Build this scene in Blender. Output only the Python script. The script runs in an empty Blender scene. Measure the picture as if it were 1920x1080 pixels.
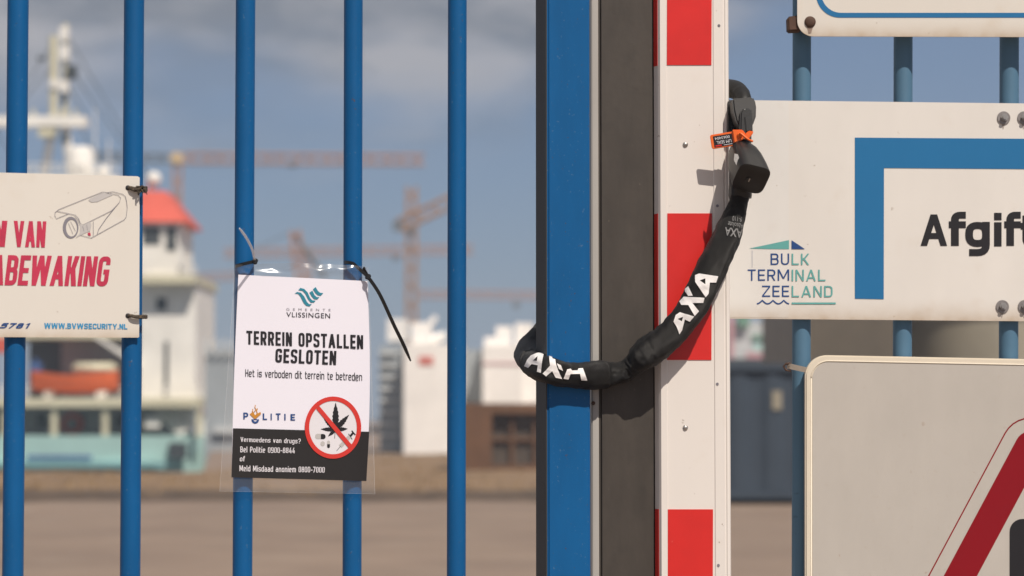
import bpy, bmesh, math, random
from mathutils import Vector, Matrix, noise
from mathutils.bvhtree import BVHTree
random.seed(7)
SC = bpy.context.scene
COL = SC.collection
R = math.radians

# ------------------------------------------------------------------ camera
F = 4500.0                      # focal length in photograph pixels (1920 wide)
CAMZ = 1.65
PITCH = math.atan(230 / F)
CAM = Vector((0, 0, CAMZ))
FW = Vector((0, math.cos(PITCH), math.sin(PITCH)))
RT = Vector((1, 0, 0))
UP = Vector((0, -math.sin(PITCH), math.cos(PITCH)))
cd = bpy.data.cameras.new('camera')
cam = bpy.data.objects.new('camera', cd); COL.objects.link(cam)
cam.location = CAM
cam.rotation_euler = (R(90) + PITCH, 0, 0)
cd.sensor_width = 36.0
cd.lens = 36.0 * F / 1920.0
cd.clip_start = 0.1; cd.clip_end = 6000
cd.dof.use_dof = True
cd.dof.focus_distance = 3.56
cd.dof.aperture_fstop = 5.2
SC.camera = cam

# ------------------------------------------------------------------ sun, sky, exposure
SUN = Vector((23, -42.5, 62)).normalized()
EL = math.asin(SUN.z); AZ = math.atan2(SUN.x, SUN.y)
sd = bpy.data.lights.new('sun', 'SUN'); sd.energy = 4.4; sd.angle = R(0.5); sd.color = (1.0, 0.905, 0.80)
so = bpy.data.objects.new('sun', sd); COL.objects.link(so)
so.location = (3, -4, 12)
so.rotation_euler = SUN.to_track_quat('Z', 'Y').to_euler()
W = bpy.data.worlds.new('World'); SC.world = W; W.use_nodes = True
nt = W.node_tree; nt.nodes.clear()
def N(t, ty, **k):
    n = t.nodes.new(ty)
    for a, b in k.items(): setattr(n, a, b)
    return n
def math_node(t, op, a, b=None, clamp=False):
    n = N(t, 'ShaderNodeMath', operation=op); n.use_clamp = clamp
    for i, v in enumerate((a, b)):
        if v is None: continue
        if isinstance(v, (int, float)): n.inputs[i].default_value = v
        else: t.links.new(v, n.inputs[i])
    return n.outputs[0]
sky = N(nt, 'ShaderNodeTexSky', sky_type='NISHITA')
sky.sun_disc = False; sky.sun_elevation = EL; sky.sun_rotation = AZ
sky.air_density = 1.0; sky.dust_density = 0.6; sky.ozone_density = 2.0
tc = N(nt, 'ShaderNodeTexCoord')
sep = N(nt, 'ShaderNodeSeparateXYZ'); nt.links.new(tc.outputs['Generated'], sep.inputs[0])
mp = N(nt, 'ShaderNodeMapping'); mp.inputs['Scale'].default_value = (7, 7, 19)
mp.inputs['Location'].default_value = (3.1, 1.7, 0.4)
nt.links.new(tc.outputs['Generated'], mp.inputs[0])
n1 = N(nt, 'ShaderNodeTexNoise'); n1.inputs['Scale'].default_value = 1.0; n1.inputs['Detail'].default_value = 5; n1.inputs['Roughness'].default_value = 0.5
nt.links.new(mp.outputs[0], n1.inputs['Vector'])
# a bank of cloud higher up and to the left, thinning out to the right
h = math_node(nt, 'MULTIPLY', math_node(nt, 'SUBTRACT', sep.outputs['Z'], 0.126), 20.0)
xr = math_node(nt, 'MULTIPLY', math_node(nt, 'SUBTRACT', 0.05, sep.outputs['X']), 9.0)
xr = math_node(nt, 'MINIMUM', xr, 0.42)
dens = math_node(nt, 'ADD', h, xr)
dens = math_node(nt, 'ADD', dens, math_node(nt, 'MULTIPLY', math_node(nt, 'SUBTRACT', n1.outputs['Fac'], 0.5), 2.2))
dens = math_node(nt, 'MULTIPLY', dens, 1.0, clamp=True)
sm = N(nt, 'ShaderNodeMapRange', interpolation_type='SMOOTHSTEP'); nt.links.new(dens, sm.inputs['Value'])
sm.inputs['To Max'].default_value = 0.88
mp2 = N(nt, 'ShaderNodeMapping'); mp2.inputs['Scale'].default_value = (13, 13, 40); nt.links.new(tc.outputs['Generated'], mp2.inputs[0])
n2 = N(nt, 'ShaderNodeTexNoise'); n2.inputs['Scale'].default_value = 1.0; n2.inputs['Detail'].default_value = 4; nt.links.new(mp2.outputs[0], n2.inputs['Vector'])
cr = N(nt, 'ShaderNodeValToRGB'); nt.links.new(n2.outputs['Fac'], cr.inputs[0])
cr.color_ramp.elements[0].position = 0.41; cr.color_ramp.elements[0].color = (2.4, 2.5, 2.8, 1)
cr.color_ramp.elements[1].position = 0.61; cr.color_ramp.elements[1].color = (5.3, 5.0, 5.0, 1)
tint = N(nt, 'ShaderNodeMix', data_type='RGBA', blend_type='MULTIPLY'); tint.inputs['Factor'].default_value = 1.0
nt.links.new(sky.outputs[0], tint.inputs[6]); tint.inputs[7].default_value = (0.54, 0.60, 0.74, 1)
mx = N(nt, 'ShaderNodeMix', data_type='RGBA')
veil = N(nt, 'ShaderNodeMix', data_type='RGBA'); veil.inputs['Factor'].default_value = 0.4
nt.links.new(tint.outputs[2], veil.inputs[6]); veil.inputs[7].default_value = (2.05, 2.85, 4.4, 1)
nt.links.new(sm.outputs[0], mx.inputs['Factor']); nt.links.new(veil.outputs[2], mx.inputs[6]); nt.links.new(cr.outputs[0], mx.inputs[7])
bg = N(nt, 'ShaderNodeBackground'); bg.inputs['Strength'].default_value = 0.085
nt.links.new(mx.outputs[2], bg.inputs['Color'])
wo = N(nt, 'ShaderNodeOutputWorld'); nt.links.new(bg.outputs[0], wo.inputs['Surface'])
SC.view_settings.view_transform = 'Standard'; SC.view_settings.look = 'None'
SC.view_settings.exposure = 0.06; SC.view_settings.gamma = 1.0
SC.render.engine = 'CYCLES'
SC.cycles.use_denoising = True
SC.cycles.max_bounces = 8; SC.cycles.transparent_max_bounces = 12
SC.cycles.sample_clamp_indirect = 6

# ------------------------------------------------------------------ materials
def mat(name, col, rough=0.5, var=0.1, scale=6.0, specks=(), metal=0.0, bump=0.0, bscale=60, sheen=0.0, streak=1.0, spec=0.5, edge=0.0):
    """painted surface: base colour with cloudy variation, then specks = [(colour, scale, threshold, strength)]"""
    m = bpy.data.materials.new(name); m.use_nodes = True
    t = m.node_tree; b = t.nodes['Principled BSDF']
    b.inputs['Roughness'].default_value = rough; b.inputs['Metallic'].default_value = metal
    b.inputs['Specular IOR Level'].default_value = spec
    if sheen: b.inputs['Sheen Weight'].default_value = sheen
    c = N(t, 'ShaderNodeTexCoord')
    mpn = N(t, 'ShaderNodeMapping'); mpn.inputs['Scale'].default_value = (1, 1, streak); t.links.new(c.outputs['Object'], mpn.inputs[0])
    nz = N(t, 'ShaderNodeTexNoise'); nz.inputs['Scale'].default_value = scale; nz.inputs['Detail'].default_value = 6; nz.inputs['Roughness'].default_value = 0.65
    t.links.new(mpn.outputs[0], nz.inputs['Vector'])
    ra = N(t, 'ShaderNodeMapRange'); ra.inputs['From Min'].default_value = 0.25; ra.inputs['From Max'].default_value = 0.75
    ra.inputs['To Min'].default_value = 1 - var; ra.inputs['To Max'].default_value = 1 + var
    t.links.new(nz.outputs['Fac'], ra.inputs['Value'])
    mu = N(t, 'ShaderNodeMix', data_type='RGBA', blend_type='MULTIPLY'); mu.inputs['Factor'].default_value = 1
    mu.inputs[6].default_value = (*col, 1); t.links.new(ra.outputs[0], mu.inputs[7])
    out = mu.outputs[2]
    for (sc, ss, th, st) in specks:
        v = N(t, 'ShaderNodeTexNoise'); v.inputs['Scale'].default_value = ss; v.inputs['Detail'].default_value = 3; v.inputs['Roughness'].default_value = 0.6
        t.links.new(c.outputs['Object'], v.inputs['Vector'])
        mr = N(t, 'ShaderNodeMapRange'); mr.inputs['From Min'].default_value = th; mr.inputs['From Max'].default_value = th + (0.05 if ss > 40 else 0.22)
        mr.inputs['To Max'].default_value = st
        t.links.new(v.outputs['Fac'], mr.inputs['Value'])
        q = N(t, 'ShaderNodeMix', data_type='RGBA'); t.links.new(mr.outputs[0], q.inputs['Factor'])
        t.links.new(out, q.inputs[6]); q.inputs[7].default_value = (*sc, 1); out = q.outputs[2]
    if edge:   # grime gathered along the plate's lower edge (the plate's origin lies on that edge)
        sx = N(t, 'ShaderNodeSeparateXYZ'); t.links.new(c.outputs['Object'], sx.inputs[0])
        en = N(t, 'ShaderNodeTexNoise'); en.inputs['Scale'].default_value = 28; en.inputs['Detail'].default_value = 5; t.links.new(c.outputs['Object'], en.inputs['Vector'])
        f0 = math_node(t, 'SUBTRACT', 1.0, math_node(t, 'DIVIDE', sx.outputs['Z'], edge), clamp=True)
        f1 = math_node(t, 'MULTIPLY', math_node(t, 'MULTIPLY', f0, f0), math_node(t, 'MULTIPLY', en.outputs['Fac'], 0.9), clamp=True)
        q = N(t, 'ShaderNodeMix', data_type='RGBA'); t.links.new(f1, q.inputs['Factor']); t.links.new(out, q.inputs[6]); q.inputs[7].default_value = (0.38, 0.25, 0.12, 1); out = q.outputs[2]
    t.links.new(out, b.inputs['Base Color'])
    if bump:
        bn = N(t, 'ShaderNodeTexNoise'); bn.inputs['Scale'].default_value = bscale; bn.inputs['Detail'].default_value = 4
        t.links.new(c.outputs['Object'], bn.inputs['Vector'])
        bu = N(t, 'ShaderNodeBump'); bu.inputs['Strength'].default_value = bump; bu.inputs['Distance'].default_value = 0.002
        t.links.new(bn.outputs['Fac'], bu.inputs['Height']); t.links.new(bu.outputs[0], b.inputs['Normal'])
    return m
RUST = (0.10, 0.055, 0.03)
DIRT = (0.33, 0.26, 0.19)
M = {}
M['blue'] = mat('blue_paint', (0.003, 0.093, 0.265), 0.42, 0.15, 14, [(RUST, 150, 0.685, 0.7), ((0.13, 0.21, 0.30), 200, 0.665, 0.5)], bump=0.08, bscale=40, streak=0.3, spec=0.3)
M['teal'] = mat('faded_blue_paint', (0.078, 0.172, 0.265), 0.5, 0.10, 9, [((0.05, 0.10, 0.15), 60, 0.69, 0.5)], bump=0.08, bscale=40, streak=0.3)
M['sidegrey'] = mat('dark_grey_rubber', (0.036, 0.040, 0.045), 0.6, 0.12, 12, streak=0.2)
M['darkpost'] = mat('brown_grey_paint', (0.055, 0.046, 0.038), 0.55, 0.28, 26, [((0.16, 0.13, 0.10), 130, 0.70, 0.5), ((0.035, 0.03, 0.026), 30, 0.55, 0.5)], bump=0.1, bscale=90, streak=0.25)
M['alu'] = mat('dull_aluminium', (0.42, 0.40, 0.37), 0.5, 0.1, 12, [(RUST, 60, 0.72, 0.6)], streak=0.2)
M['white'] = mat('white_enamel', (0.74, 0.71, 0.665), 0.42, 0.05, 9, [((0.36, 0.29, 0.22), 75, 0.70, 0.6), ((0.58, 0.48, 0.38), 22, 0.58, 0.22)], streak=0.4, edge=0.035)
M['whitebar'] = mat('white_powder_coat', (0.76, 0.715, 0.67), 0.4, 0.03, 5, [((0.25, 0.18, 0.13), 120, 0.715, 0.75), ((0.60, 0.50, 0.40), 25, 0.62, 0.2)], streak=0.4)
M['cream'] = mat('old_white_sign_face', (0.70, 0.665, 0.605), 0.5, 0.035, 5, [(DIRT, 90, 0.69, 0.5), ((0.58, 0.47, 0.34), 14, 0.58, 0.28)], streak=0.4, edge=0.025)
M['redtape'] = mat('red_reflective_tape', (0.64, 0.022, 0.018), 0.38, 0.09, 14, [((0.42, 0.05, 0.04), 140, 0.70, 0.6), ((0.75, 0.30, 0.25), 170, 0.72, 0.5)])
M['bluevinyl'] = mat('blue_vinyl', (0.014, 0.155, 0.36), 0.4, 0.04, 8)
M['navy'] = mat('navy_print', (0.012, 0.06, 0.22), 0.5, 0.03)
M['tealprint'] = mat('teal_print', (0.12, 0.39, 0.37), 0.5, 0.03)
M['blackprint'] = mat('black_print', (0.010, 0.009, 0.012), 0.5, 0.03)
M['greyprint'] = mat('grey_print', (0.22, 0.21, 0.24), 0.5, 0.04)
M['lightprint'] = mat('light_grey_print', (0.50, 0.48, 0.47), 0.5, 0.03)
M['redprint'] = mat('red_print', (0.50, 0.028, 0.075), 0.5, 0.16, 40)
M['redring'] = mat('red_ring_print', (0.62, 0.035, 0.025), 0.5, 0.03)
M['urlblue'] = mat('sky_blue_print', (0.03, 0.27, 0.52), 0.5, 0.04)
M['paper'] = mat('white_paper', (0.80, 0.785, 0.87), 0.55, 0.01, 3)
M['paperblack'] = mat('black_printed_band', (0.018, 0.016, 0.0155), 0.45, 0.06, 8)
M['paperwhite'] = mat('white_letters', (0.74, 0.72, 0.76), 0.5, 0.01)
M['logoteal'] = mat('logo_teal', (0.02, 0.22, 0.31), 0.5, 0.03)
M['gold'] = mat('gold_print', (0.55, 0.24, 0.03), 0.5, 0.03)
M['blackplastic'] = mat('black_plastic', (0.012, 0.0118, 0.0118), 0.38, 0.1, 20, bump=0.04, bscale=200)
M['tie'] = mat('black_nylon', (0.012, 0.012, 0.012), 0.4, 0.1)
M['orange'] = mat('orange_plastic', (0.85, 0.15, 0.022), 0.45, 0.04)
M['steel'] = mat('zinc_steel', (0.42, 0.40, 0.38), 0.42, 0.15, 60, metal=0.8)
M['washer'] = mat('weathered_washer', (0.27, 0.25, 0.245), 0.5, 0.2, 70, metal=0.4)
M['rust'] = mat('rusty_steel', (0.085, 0.045, 0.03), 0.8, 0.35, 60)
M['stain'] = mat('rust_stain', (0.26, 0.19, 0.15), 0.7, 0.2, 60)
M['drip'] = mat('grey_drip_stain', (0.38, 0.34, 0.31), 0.6, 0.1, 40)
M['wire'] = mat('old_wire', (0.06, 0.045, 0.03), 0.8, 0.4, 150, [((0.22, 0.16, 0.10), 300, 0.6, 0.6)])
M['greysign'] = mat('grey_reflective_sheet', (0.50, 0.468, 0.425), 0.45, 0.06, 12, [((0.34, 0.24, 0.17), 55, 0.70, 0.45), ((0.42, 0.35, 0.28), 170, 0.62, 0.18)], streak=0.5)
M['signedge'] = mat('cream_sign_edge', (0.72, 0.65, 0.53), 0.4, 0.05, 9, [((0.35, 0.25, 0.15), 70, 0.7, 0.5)])
M['signred'] = mat('dark_red_sheet', (0.25, 0.005, 0.012), 0.4, 0.06, 8, spec=0.3)
M['strap'] = mat('steel_strap', (0.34, 0.29, 0.24), 0.5, 0.2, 50, metal=0.3)

def fabric():
    m = mat('black_woven_nylon', (0.0085, 0.0083, 0.0083), 0.55, 0.25, 40, sheen=0.05, spec=0.35)
    t = m.node_tree; b = t.nodes['Principled BSDF']
    uv = N(t, 'ShaderNodeUVMap')
    wv = N(t, 'ShaderNodeTexWave', bands_direction='DIAGONAL'); wv.inputs['Scale'].default_value = 14; wv.inputs['Distortion'].default_value = 0.6
    t.links.new(uv.outputs[0], wv.inputs['Vector'])
    bu = N(t, 'ShaderNodeBump'); bu.inputs['Strength'].default_value = 0.5; bu.inputs['Distance'].default_value = 0.001
    t.links.new(wv.outputs['Fac'], bu.inputs['Height']); t.links.new(bu.outputs[0], b.inputs['Normal'])
    return m
M['fabric'] = fabric()

def film():
    m = bpy.data.materials.new('clear_film'); m.use_nodes = True; t = m.node_tree; t.nodes.clear()
    o = N(t, 'ShaderNodeOutputMaterial'); tr = N(t, 'ShaderNodeBsdfTransparent'); tr.inputs[0].default_value = (0.985, 0.985, 0.985, 1)
    gl = N(t, 'ShaderNodeBsdfGlossy'); gl.inputs['Roughness'].default_value = 0.27
    di = N(t, 'ShaderNodeBsdfDiffuse'); di.inputs[0].default_value = (0.8, 0.8, 0.8, 1)
    lw = N(t, 'ShaderNodeLayerWeight'); lw.inputs['Blend'].default_value = 0.25
    c = N(t, 'ShaderNodeTexCoord'); nz = N(t, 'ShaderNodeTexNoise'); nz.inputs['Scale'].default_value = 9; t.links.new(c.outputs['Object'], nz.inputs['Vector'])
    bu = N(t, 'ShaderNodeBump'); bu.inputs['Strength'].default_value = 0.6; bu.inputs['Distance'].default_value = 0.01; t.links.new(nz.outputs['Fac'], bu.inputs['Height'])
    t.links.new(bu.outputs[0], gl.inputs['Normal'])
    a = N(t, 'ShaderNodeMixShader'); a.inputs[0].default_value = 0.05; t.links.new(tr.outputs[0], a.inputs[1]); t.links.new(di.outputs[0], a.inputs[2])
    f = math_node(t, 'ADD', math_node(t, 'MULTIPLY', lw.outputs['Facing'], 0.4), 0.07)
    bm_ = N(t, 'ShaderNodeMixShader'); t.links.new(f, bm_.inputs[0]); t.links.new(a.outputs[0], bm_.inputs[1]); t.links.new(gl.outputs[0], bm_.inputs[2])
    t.links.new(bm_.outputs[0], o.inputs[0])
    return m
M['film'] = film()
def clear_nylon():
    m = bpy.data.materials.new('clear_nylon'); m.use_nodes = True; t = m.node_tree; b = t.nodes['Principled BSDF']
    b.inputs['Base Color'].default_value = (0.75, 0.76, 0.78, 1); b.inputs['Roughness'].default_value = 0.2; b.inputs['Alpha'].default_value = 0.6
    return m
M['clear'] = clear_nylon()
# far things
def simple(name, col, rough=0.7, var=0.12, scale=0.7, **k): M[name] = mat(name, col, rough, var, scale, **k)
simple('ship_white', (0.83, 0.80, 0.74)); simple('ship_cream', (0.62, 0.58, 0.42)); simple('ship_teal', (0.43, 0.64, 0.60)); simple('ship_teal_dark', (0.20, 0.40, 0.42))
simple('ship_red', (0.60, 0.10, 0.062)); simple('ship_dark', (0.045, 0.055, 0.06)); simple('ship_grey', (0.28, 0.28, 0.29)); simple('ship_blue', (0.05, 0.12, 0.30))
simple('boat_orange', (0.70, 0.13, 0.03)); simple('crane_red', (0.46, 0.25, 0.165)); simple('crane_orange', (0.42, 0.21, 0.07)); simple('crane_grey', (0.13, 0.14, 0.15))
simple('crane_yellow', (0.65, 0.45, 0.2))
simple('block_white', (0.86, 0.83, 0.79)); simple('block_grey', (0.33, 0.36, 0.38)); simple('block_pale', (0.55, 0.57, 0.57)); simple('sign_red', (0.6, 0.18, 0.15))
simple('rust_brown', (0.135, 0.066, 0.032), var=0.3, scale=1.5); simple('rust_panel', (0.085, 0.065, 0.05), var=0.25, scale=2)
simple('navy_steel', (0.040, 0.056, 0.078), 0.5, 0.12, 1.2); simple('olive_steel', (0.185, 0.155, 0.115), var=0.2, scale=0.5); simple('tank_beige', (0.30, 0.27, 0.205), var=0.2, scale=0.4)
simple('far_green', (0.16, 0.30, 0.22)); simple('far_pink', (0.55, 0.30, 0.32))
M['paving'] = mat('tan_paving', (0.25, 0.183, 0.137), 0.85, 0.14, 0.5, [((0.18, 0.13, 0.10), 0.30, 0.42, 0.55), ((0.30, 0.235, 0.18), 0.9, 0.50, 0.5)], bump=0.3, bscale=20)
M['soil'] = mat('dry_soil', (0.23, 0.15, 0.085), 0.9, 0.3, 0.6, [((0.10, 0.065, 0.04), 0.35, 0.56, 0.75), ((0.31, 0.21, 0.11), 0.5, 0.56, 0.7)])
M['grass'] = mat('dry_grass', (0.27, 0.18, 0.085), 0.9, 0.45, 0.8)
M['watermat'] = mat('harbour_water', (0.03, 0.06, 0.07), 0.08, 0.1, 0.3, bump=0.5, bscale=1.5)

# ------------------------------------------------------------------ pixel rays and planes
def ray(u, v): return FW + RT * ((u - 960) / F) + UP * ((540 - v) / F)
class Plane:
    def __init__(s, p, yaw):
        s.p = Vector(p); s.n = Vector((math.sin(R(yaw)), -math.cos(R(yaw)), 0))
    def __call__(s, u, v, off=0.0):
        d = ray(u, v); p = s.p + s.n * off
        return CAM + d * ((p - CAM).dot(s.n) / d.dot(s.n))
    def tilted(s, up):
        q = Plane(s.p, 0); q.p = s.p.copy(); q.n = (s.n + Vector((0, 0, up))).normalized(); return q
    def shift(s, d):
        q = Plane(s.p, 0); q.p = s.p + s.n * d; q.n = s.n.copy(); return q
def at(u, v, Y):
    d = ray(u, v); return CAM + d * (Y / d.y)
PL = Plane(at(560, 540, 3.478), 18)         # centre plane of the left gate's bars
PS = PL.shift(0.030)                        # front of its closing stile
PD = Plane(at(1175, 540, 3.611), 4)         # front of the dark post
PB = Plane(at(1305, 540, 3.600), 4)         # front of the striped bar
PR = Plane(at(1650, 540, 3.700), 0)         # centre plane of the right fence's bars

# ------------------------------------------------------------------ object helpers
def tag(o, label=None, cat=None, group=None, kind=None):
    if label: o['label'] = label
    if cat: o['category'] = cat
    if group: o['group'] = group
    if kind: o['kind'] = kind
    return o
def thing(name, label, cat, loc, group=None):
    o = bpy.data.objects.new(name, None); COL.objects.link(o); o.location = loc; o.empty_display_size = 0.1
    return tag(o, label, cat, group)
def obj(name, bm, m, parent=None, smooth=False, loc=None, angle=None):
    """link a bmesh given in world coordinates; a child shares its thing's origin"""
    root = parent
    while root is not None and root.parent is not None: root = root.parent
    org = Vector(root.location) if root is not None else Vector(loc or (0, 0, 0))
    if org.length: bmesh.ops.translate(bm, verts=bm.verts, vec=-org)
    me = bpy.data.meshes.new(name); bm.to_mesh(me); bm.free()
    for mm in (m if isinstance(m, (list, tuple)) else [m]): me.materials.append(mm)
    if smooth:
        for p in me.polygons: p.use_smooth = True
        if angle: 
            try: me.set_sharp_from_angle(angle=R(angle))
            except Exception: pass
    o = bpy.data.objects.new(name, me); COL.objects.link(o)
    if parent is not None: o.parent = parent
    else: o.location = org
    return o
def fix(bm):
    bmesh.ops.recalc_face_normals(bm, faces=bm.faces); return bm
def hexa(bm, A, B, mi=0):
    """box between two quads A (front) and B (back), same winding"""
    va = [bm.verts.new(p) for p in A]; vb = [bm.verts.new(p) for p in B]
    fs = [bm.faces.new(va), bm.faces.new(vb[::-1])]
    for i in range(4):
        j = (i + 1) % 4; fs.append(bm.faces.new((va[j], va[i], vb[i], vb[j])))
    for f in fs: f.material_index = mi
    return fs
def box(bm, x0, x1, y0, y1, z0, z1, mi=0):
    A = [(x0, y0, z0), (x1, y0, z0), (x1, y0, z1), (x0, y0, z1)]; B = [(x0, y1, z0), (x1, y1, z0), (x1, y1, z1), (x0, y1, z1)]
    return hexa(bm, A, B, mi)
def bev(bm, w, seg=2):
    bmesh.ops.remove_doubles(bm, verts=bm.verts, dist=1e-5)
    es = [e for e in bm.edges if len(e.link_faces) == 2 and e.calc_face_angle(0) > 0.5]
    bmesh.ops.bevel(bm, geom=es, offset=w, segments=seg, affect='EDGES', clamp_overlap=True)
    return bm
def tube(bm, pts, r, n=10, cap=True):
    pts = [Vector(p) for p in pts]; rs = r if isinstance(r, (list, tuple)) else [r] * len(pts)
    prev = None; rings = []
    for i, p in enumerate(pts):
        t = (pts[min(i + 1, len(pts) - 1)] - pts[max(i - 1, 0)]).normalized()
        if prev is None:
            a = t.cross(Vector((0, 0, 1)) if abs(t.z) < 0.9 else Vector((1, 0, 0))).normalized()
        else:
            a = (prev - t * prev.dot(t)).normalized()
        prev = a; b = t.cross(a)
        rings.append([bm.verts.new(p + (a * math.cos(2 * math.pi * k / n) + b * math.sin(2 * math.pi * k / n)) * rs[i]) for k in range(n)])
    for i in range(len(rings) - 1):
        for k in range(n):
            bm.faces.new((rings[i][k], rings[i][(k + 1) % n], rings[i + 1][(k + 1) % n], rings[i + 1][k]))
    if cap:
        bm.faces.new(rings[0][::-1]); bm.faces.new(rings[-1])
    return bm
def rod(bm, a, b, r, n=6): return tube(bm, [a, b], r, n)
def bezier(pts, n=8):
    """Catmull-Rom through rows of numbers"""
    out = []; k = len(pts)
    for i in range(k - 1):
        p0, p1, p2, p3 = pts[max(i - 1, 0)], pts[i], pts[i + 1], pts[min(i + 2, k - 1)]
        for j in range(n):
            t = j / n
            out.append([0.5 * (2 * b + (c - a) * t + (2 * a - 5 * b + 4 * c - d) * t * t + (3 * b - a - 3 * c + d) * t ** 3) for a, b, c, d in zip(p0, p1, p2, p3)])
    out.append(list(pts[-1])); return out

# flat prints: 2-D outlines in photograph pixels, laid on a surface
def fill2d(loops):
    cu = bpy.data.curves.new('tmp', 'CURVE'); cu.dimensions = '2D'; cu.fill_mode = 'BOTH'
    for lp in loops:
        sp = cu.splines.new('POLY'); sp.points.add(len(lp) - 1); sp.use_cyclic_u = True
        for q, (x, y) in zip(sp.points, lp): q.co = (x, y, 0, 1)
    return mesh2d(cu)
def mesh2d(cu):
    o = bpy.data.objects.new('tmp', cu); COL.objects.link(o)
    bpy.context.view_layer.update()
    dg = bpy.context.evaluated_depsgraph_get()
    me = bpy.data.meshes.new_from_object(o.evaluated_get(dg))
    V = [(v.co.x, v.co.y) for v in me.vertices]; Fs = [tuple(p.vertices) for p in me.polygons]
    bpy.data.meshes.remove(me); bpy.data.objects.remove(o); bpy.data.curves.remove(cu)
    return V, Fs
def text2d(body, bold=0.0, shear=0.0, spacing=1.0):
    cu = bpy.data.curves.new('tmp', 'FONT'); cu.body = body; cu.offset = bold; cu.shear = shear; cu.space_character = spacing; cu.fill_mode = 'FRONT'
    cu.resolution_u = 5
    V, Fs = mesh2d(cu)
    return V, Fs
def quadmap(V, q):
    """stretch 2-D outline (y up) to the pixel quad q = TL, TR, BR, BL"""
    x0 = min(v[0] for v in V); x1 = max(v[0] for v in V); y0 = min(v[1] for v in V); y1 = max(v[1] for v in V)
    out = []
    for x, y in V:
        s = (x - x0) / (x1 - x0); t = (y1 - y) / (y1 - y0)
        out.append(tuple((q[0][i] * (1 - s) + q[1][i] * s) * (1 - t) + (q[3][i] * (1 - s) + q[2][i] * s) * t for i in (0, 1)))
    return out
def rect(x0, y0, x1, y1): return [(x0, y0), (x1, y0), (x1, y1), (x0, y1)]
class Print:
    """collects flat prints into one mesh lying on a surface"""
    def __init__(s, surf, off=0.0005, maxedge=None): s.bm = bmesh.new(); s.surf = surf; s.off = off; s.mx = maxedge
    def add(s, V, Fs, mi=0, lift=0.0):
        b = bmesh.new(); vs = [b.verts.new((x, y, 0)) for x, y in V]
        for f in Fs:
            try: b.faces.new([vs[i] for i in f])
            except ValueError: pass
        if s.mx:
            bmesh.ops.triangulate(b, faces=b.faces)
            for _ in range(5):
                es = [e for e in b.edges if e.calc_length() > s.mx]
                if not es: break
                bmesh.ops.subdivide_edges(b, edges=es, cuts=1)
                bmesh.ops.triangulate(b, faces=b.faces)
        mp_ = {}
        for v in b.verts:
            p = s.surf(v.co.x, v.co.y, s.off + lift)
            if p is not None: mp_[v.index if v.index >= 0 else id(v)] = None
        b.verts.index_update()
        nv = [s.bm.verts.new(s.surf(v.co.x, v.co.y, s.off + lift)) for v in b.verts]
        for f in b.faces:
            ids = [v.index for v in f.verts]
            n = s.bm.faces.new([nv[i] for i in ids]); n.normal_update()
            if n.normal.dot(CAM - n.calc_center_median()) < 0: n.normal_flip()
            n.material_index = mi
        b.free()
        return s
    def poly(s, *loops, mi=0, lift=0.0):
        if len(loops) == 1 and len(loops[0]) == 4: return s.add(loops[0], [(0, 1, 2, 3)], mi, lift)
        V, Fs = fill2d(loops); return s.add(V, Fs, mi, lift)
    def text(s, body, q, bold=0.0, shear=0.0, spacing=1.0, mi=0, lift=0.0, rot180=False):
        if len(q) == 4 and not isinstance(q[0], tuple): q = rect(*q)
        V, Fs = text2d(body, bold, shear, spacing)
        if rot180: V = [(-x, -y) for x, y in V]
        return s.add(quadmap(V, q), Fs, mi, lift)
    def line(s, pts, w, mi=0, lift=0.0, closed=False):
        P = [Vector((a, b, 0)) for a, b in pts]; n = len(P); L = []; Rr = []
        for i in range(n):
            a = P[(i - 1) % n] if (closed or i > 0) else P[i]; c = P[(i + 1) % n] if (closed or i < n - 1) else P[i]
            t = (c - a).normalized(); m_ = Vector((-t.y, t.x, 0)) * (w / 2)
            L.append((P[i] + m_)[:2]); Rr.append((P[i] - m_)[:2])
        V = L + Rr; Fs = [(i, (i + 1) % n, n + (i + 1) % n, n + i) for i in range(n if closed else n - 1)]
        return s.add(V, Fs, mi, lift)
STROKE = None
def rp(pts, r, closed=False, n=5):
    """round the corners of a polyline"""
    P = [Vector(p) for p in pts]; k = len(P); o = []
    for i in range(k):
        if not closed and i in (0, k - 1): o.append(tuple(P[i])); continue
        p, a, b = P[i], P[i - 1], P[(i + 1) % k]
        da, db = a - p, b - p; rr = min(r, da.length * .5, db.length * .5); s_, e_ = p + da.normalized() * rr, p + db.normalized() * rr
        for j in range(n + 1):
            t = j / n; q = s_ * (1 - t) ** 2 + p * 2 * t * (1 - t) + e_ * t * t; o.append(tuple(q))
    return (o, closed)
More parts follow.
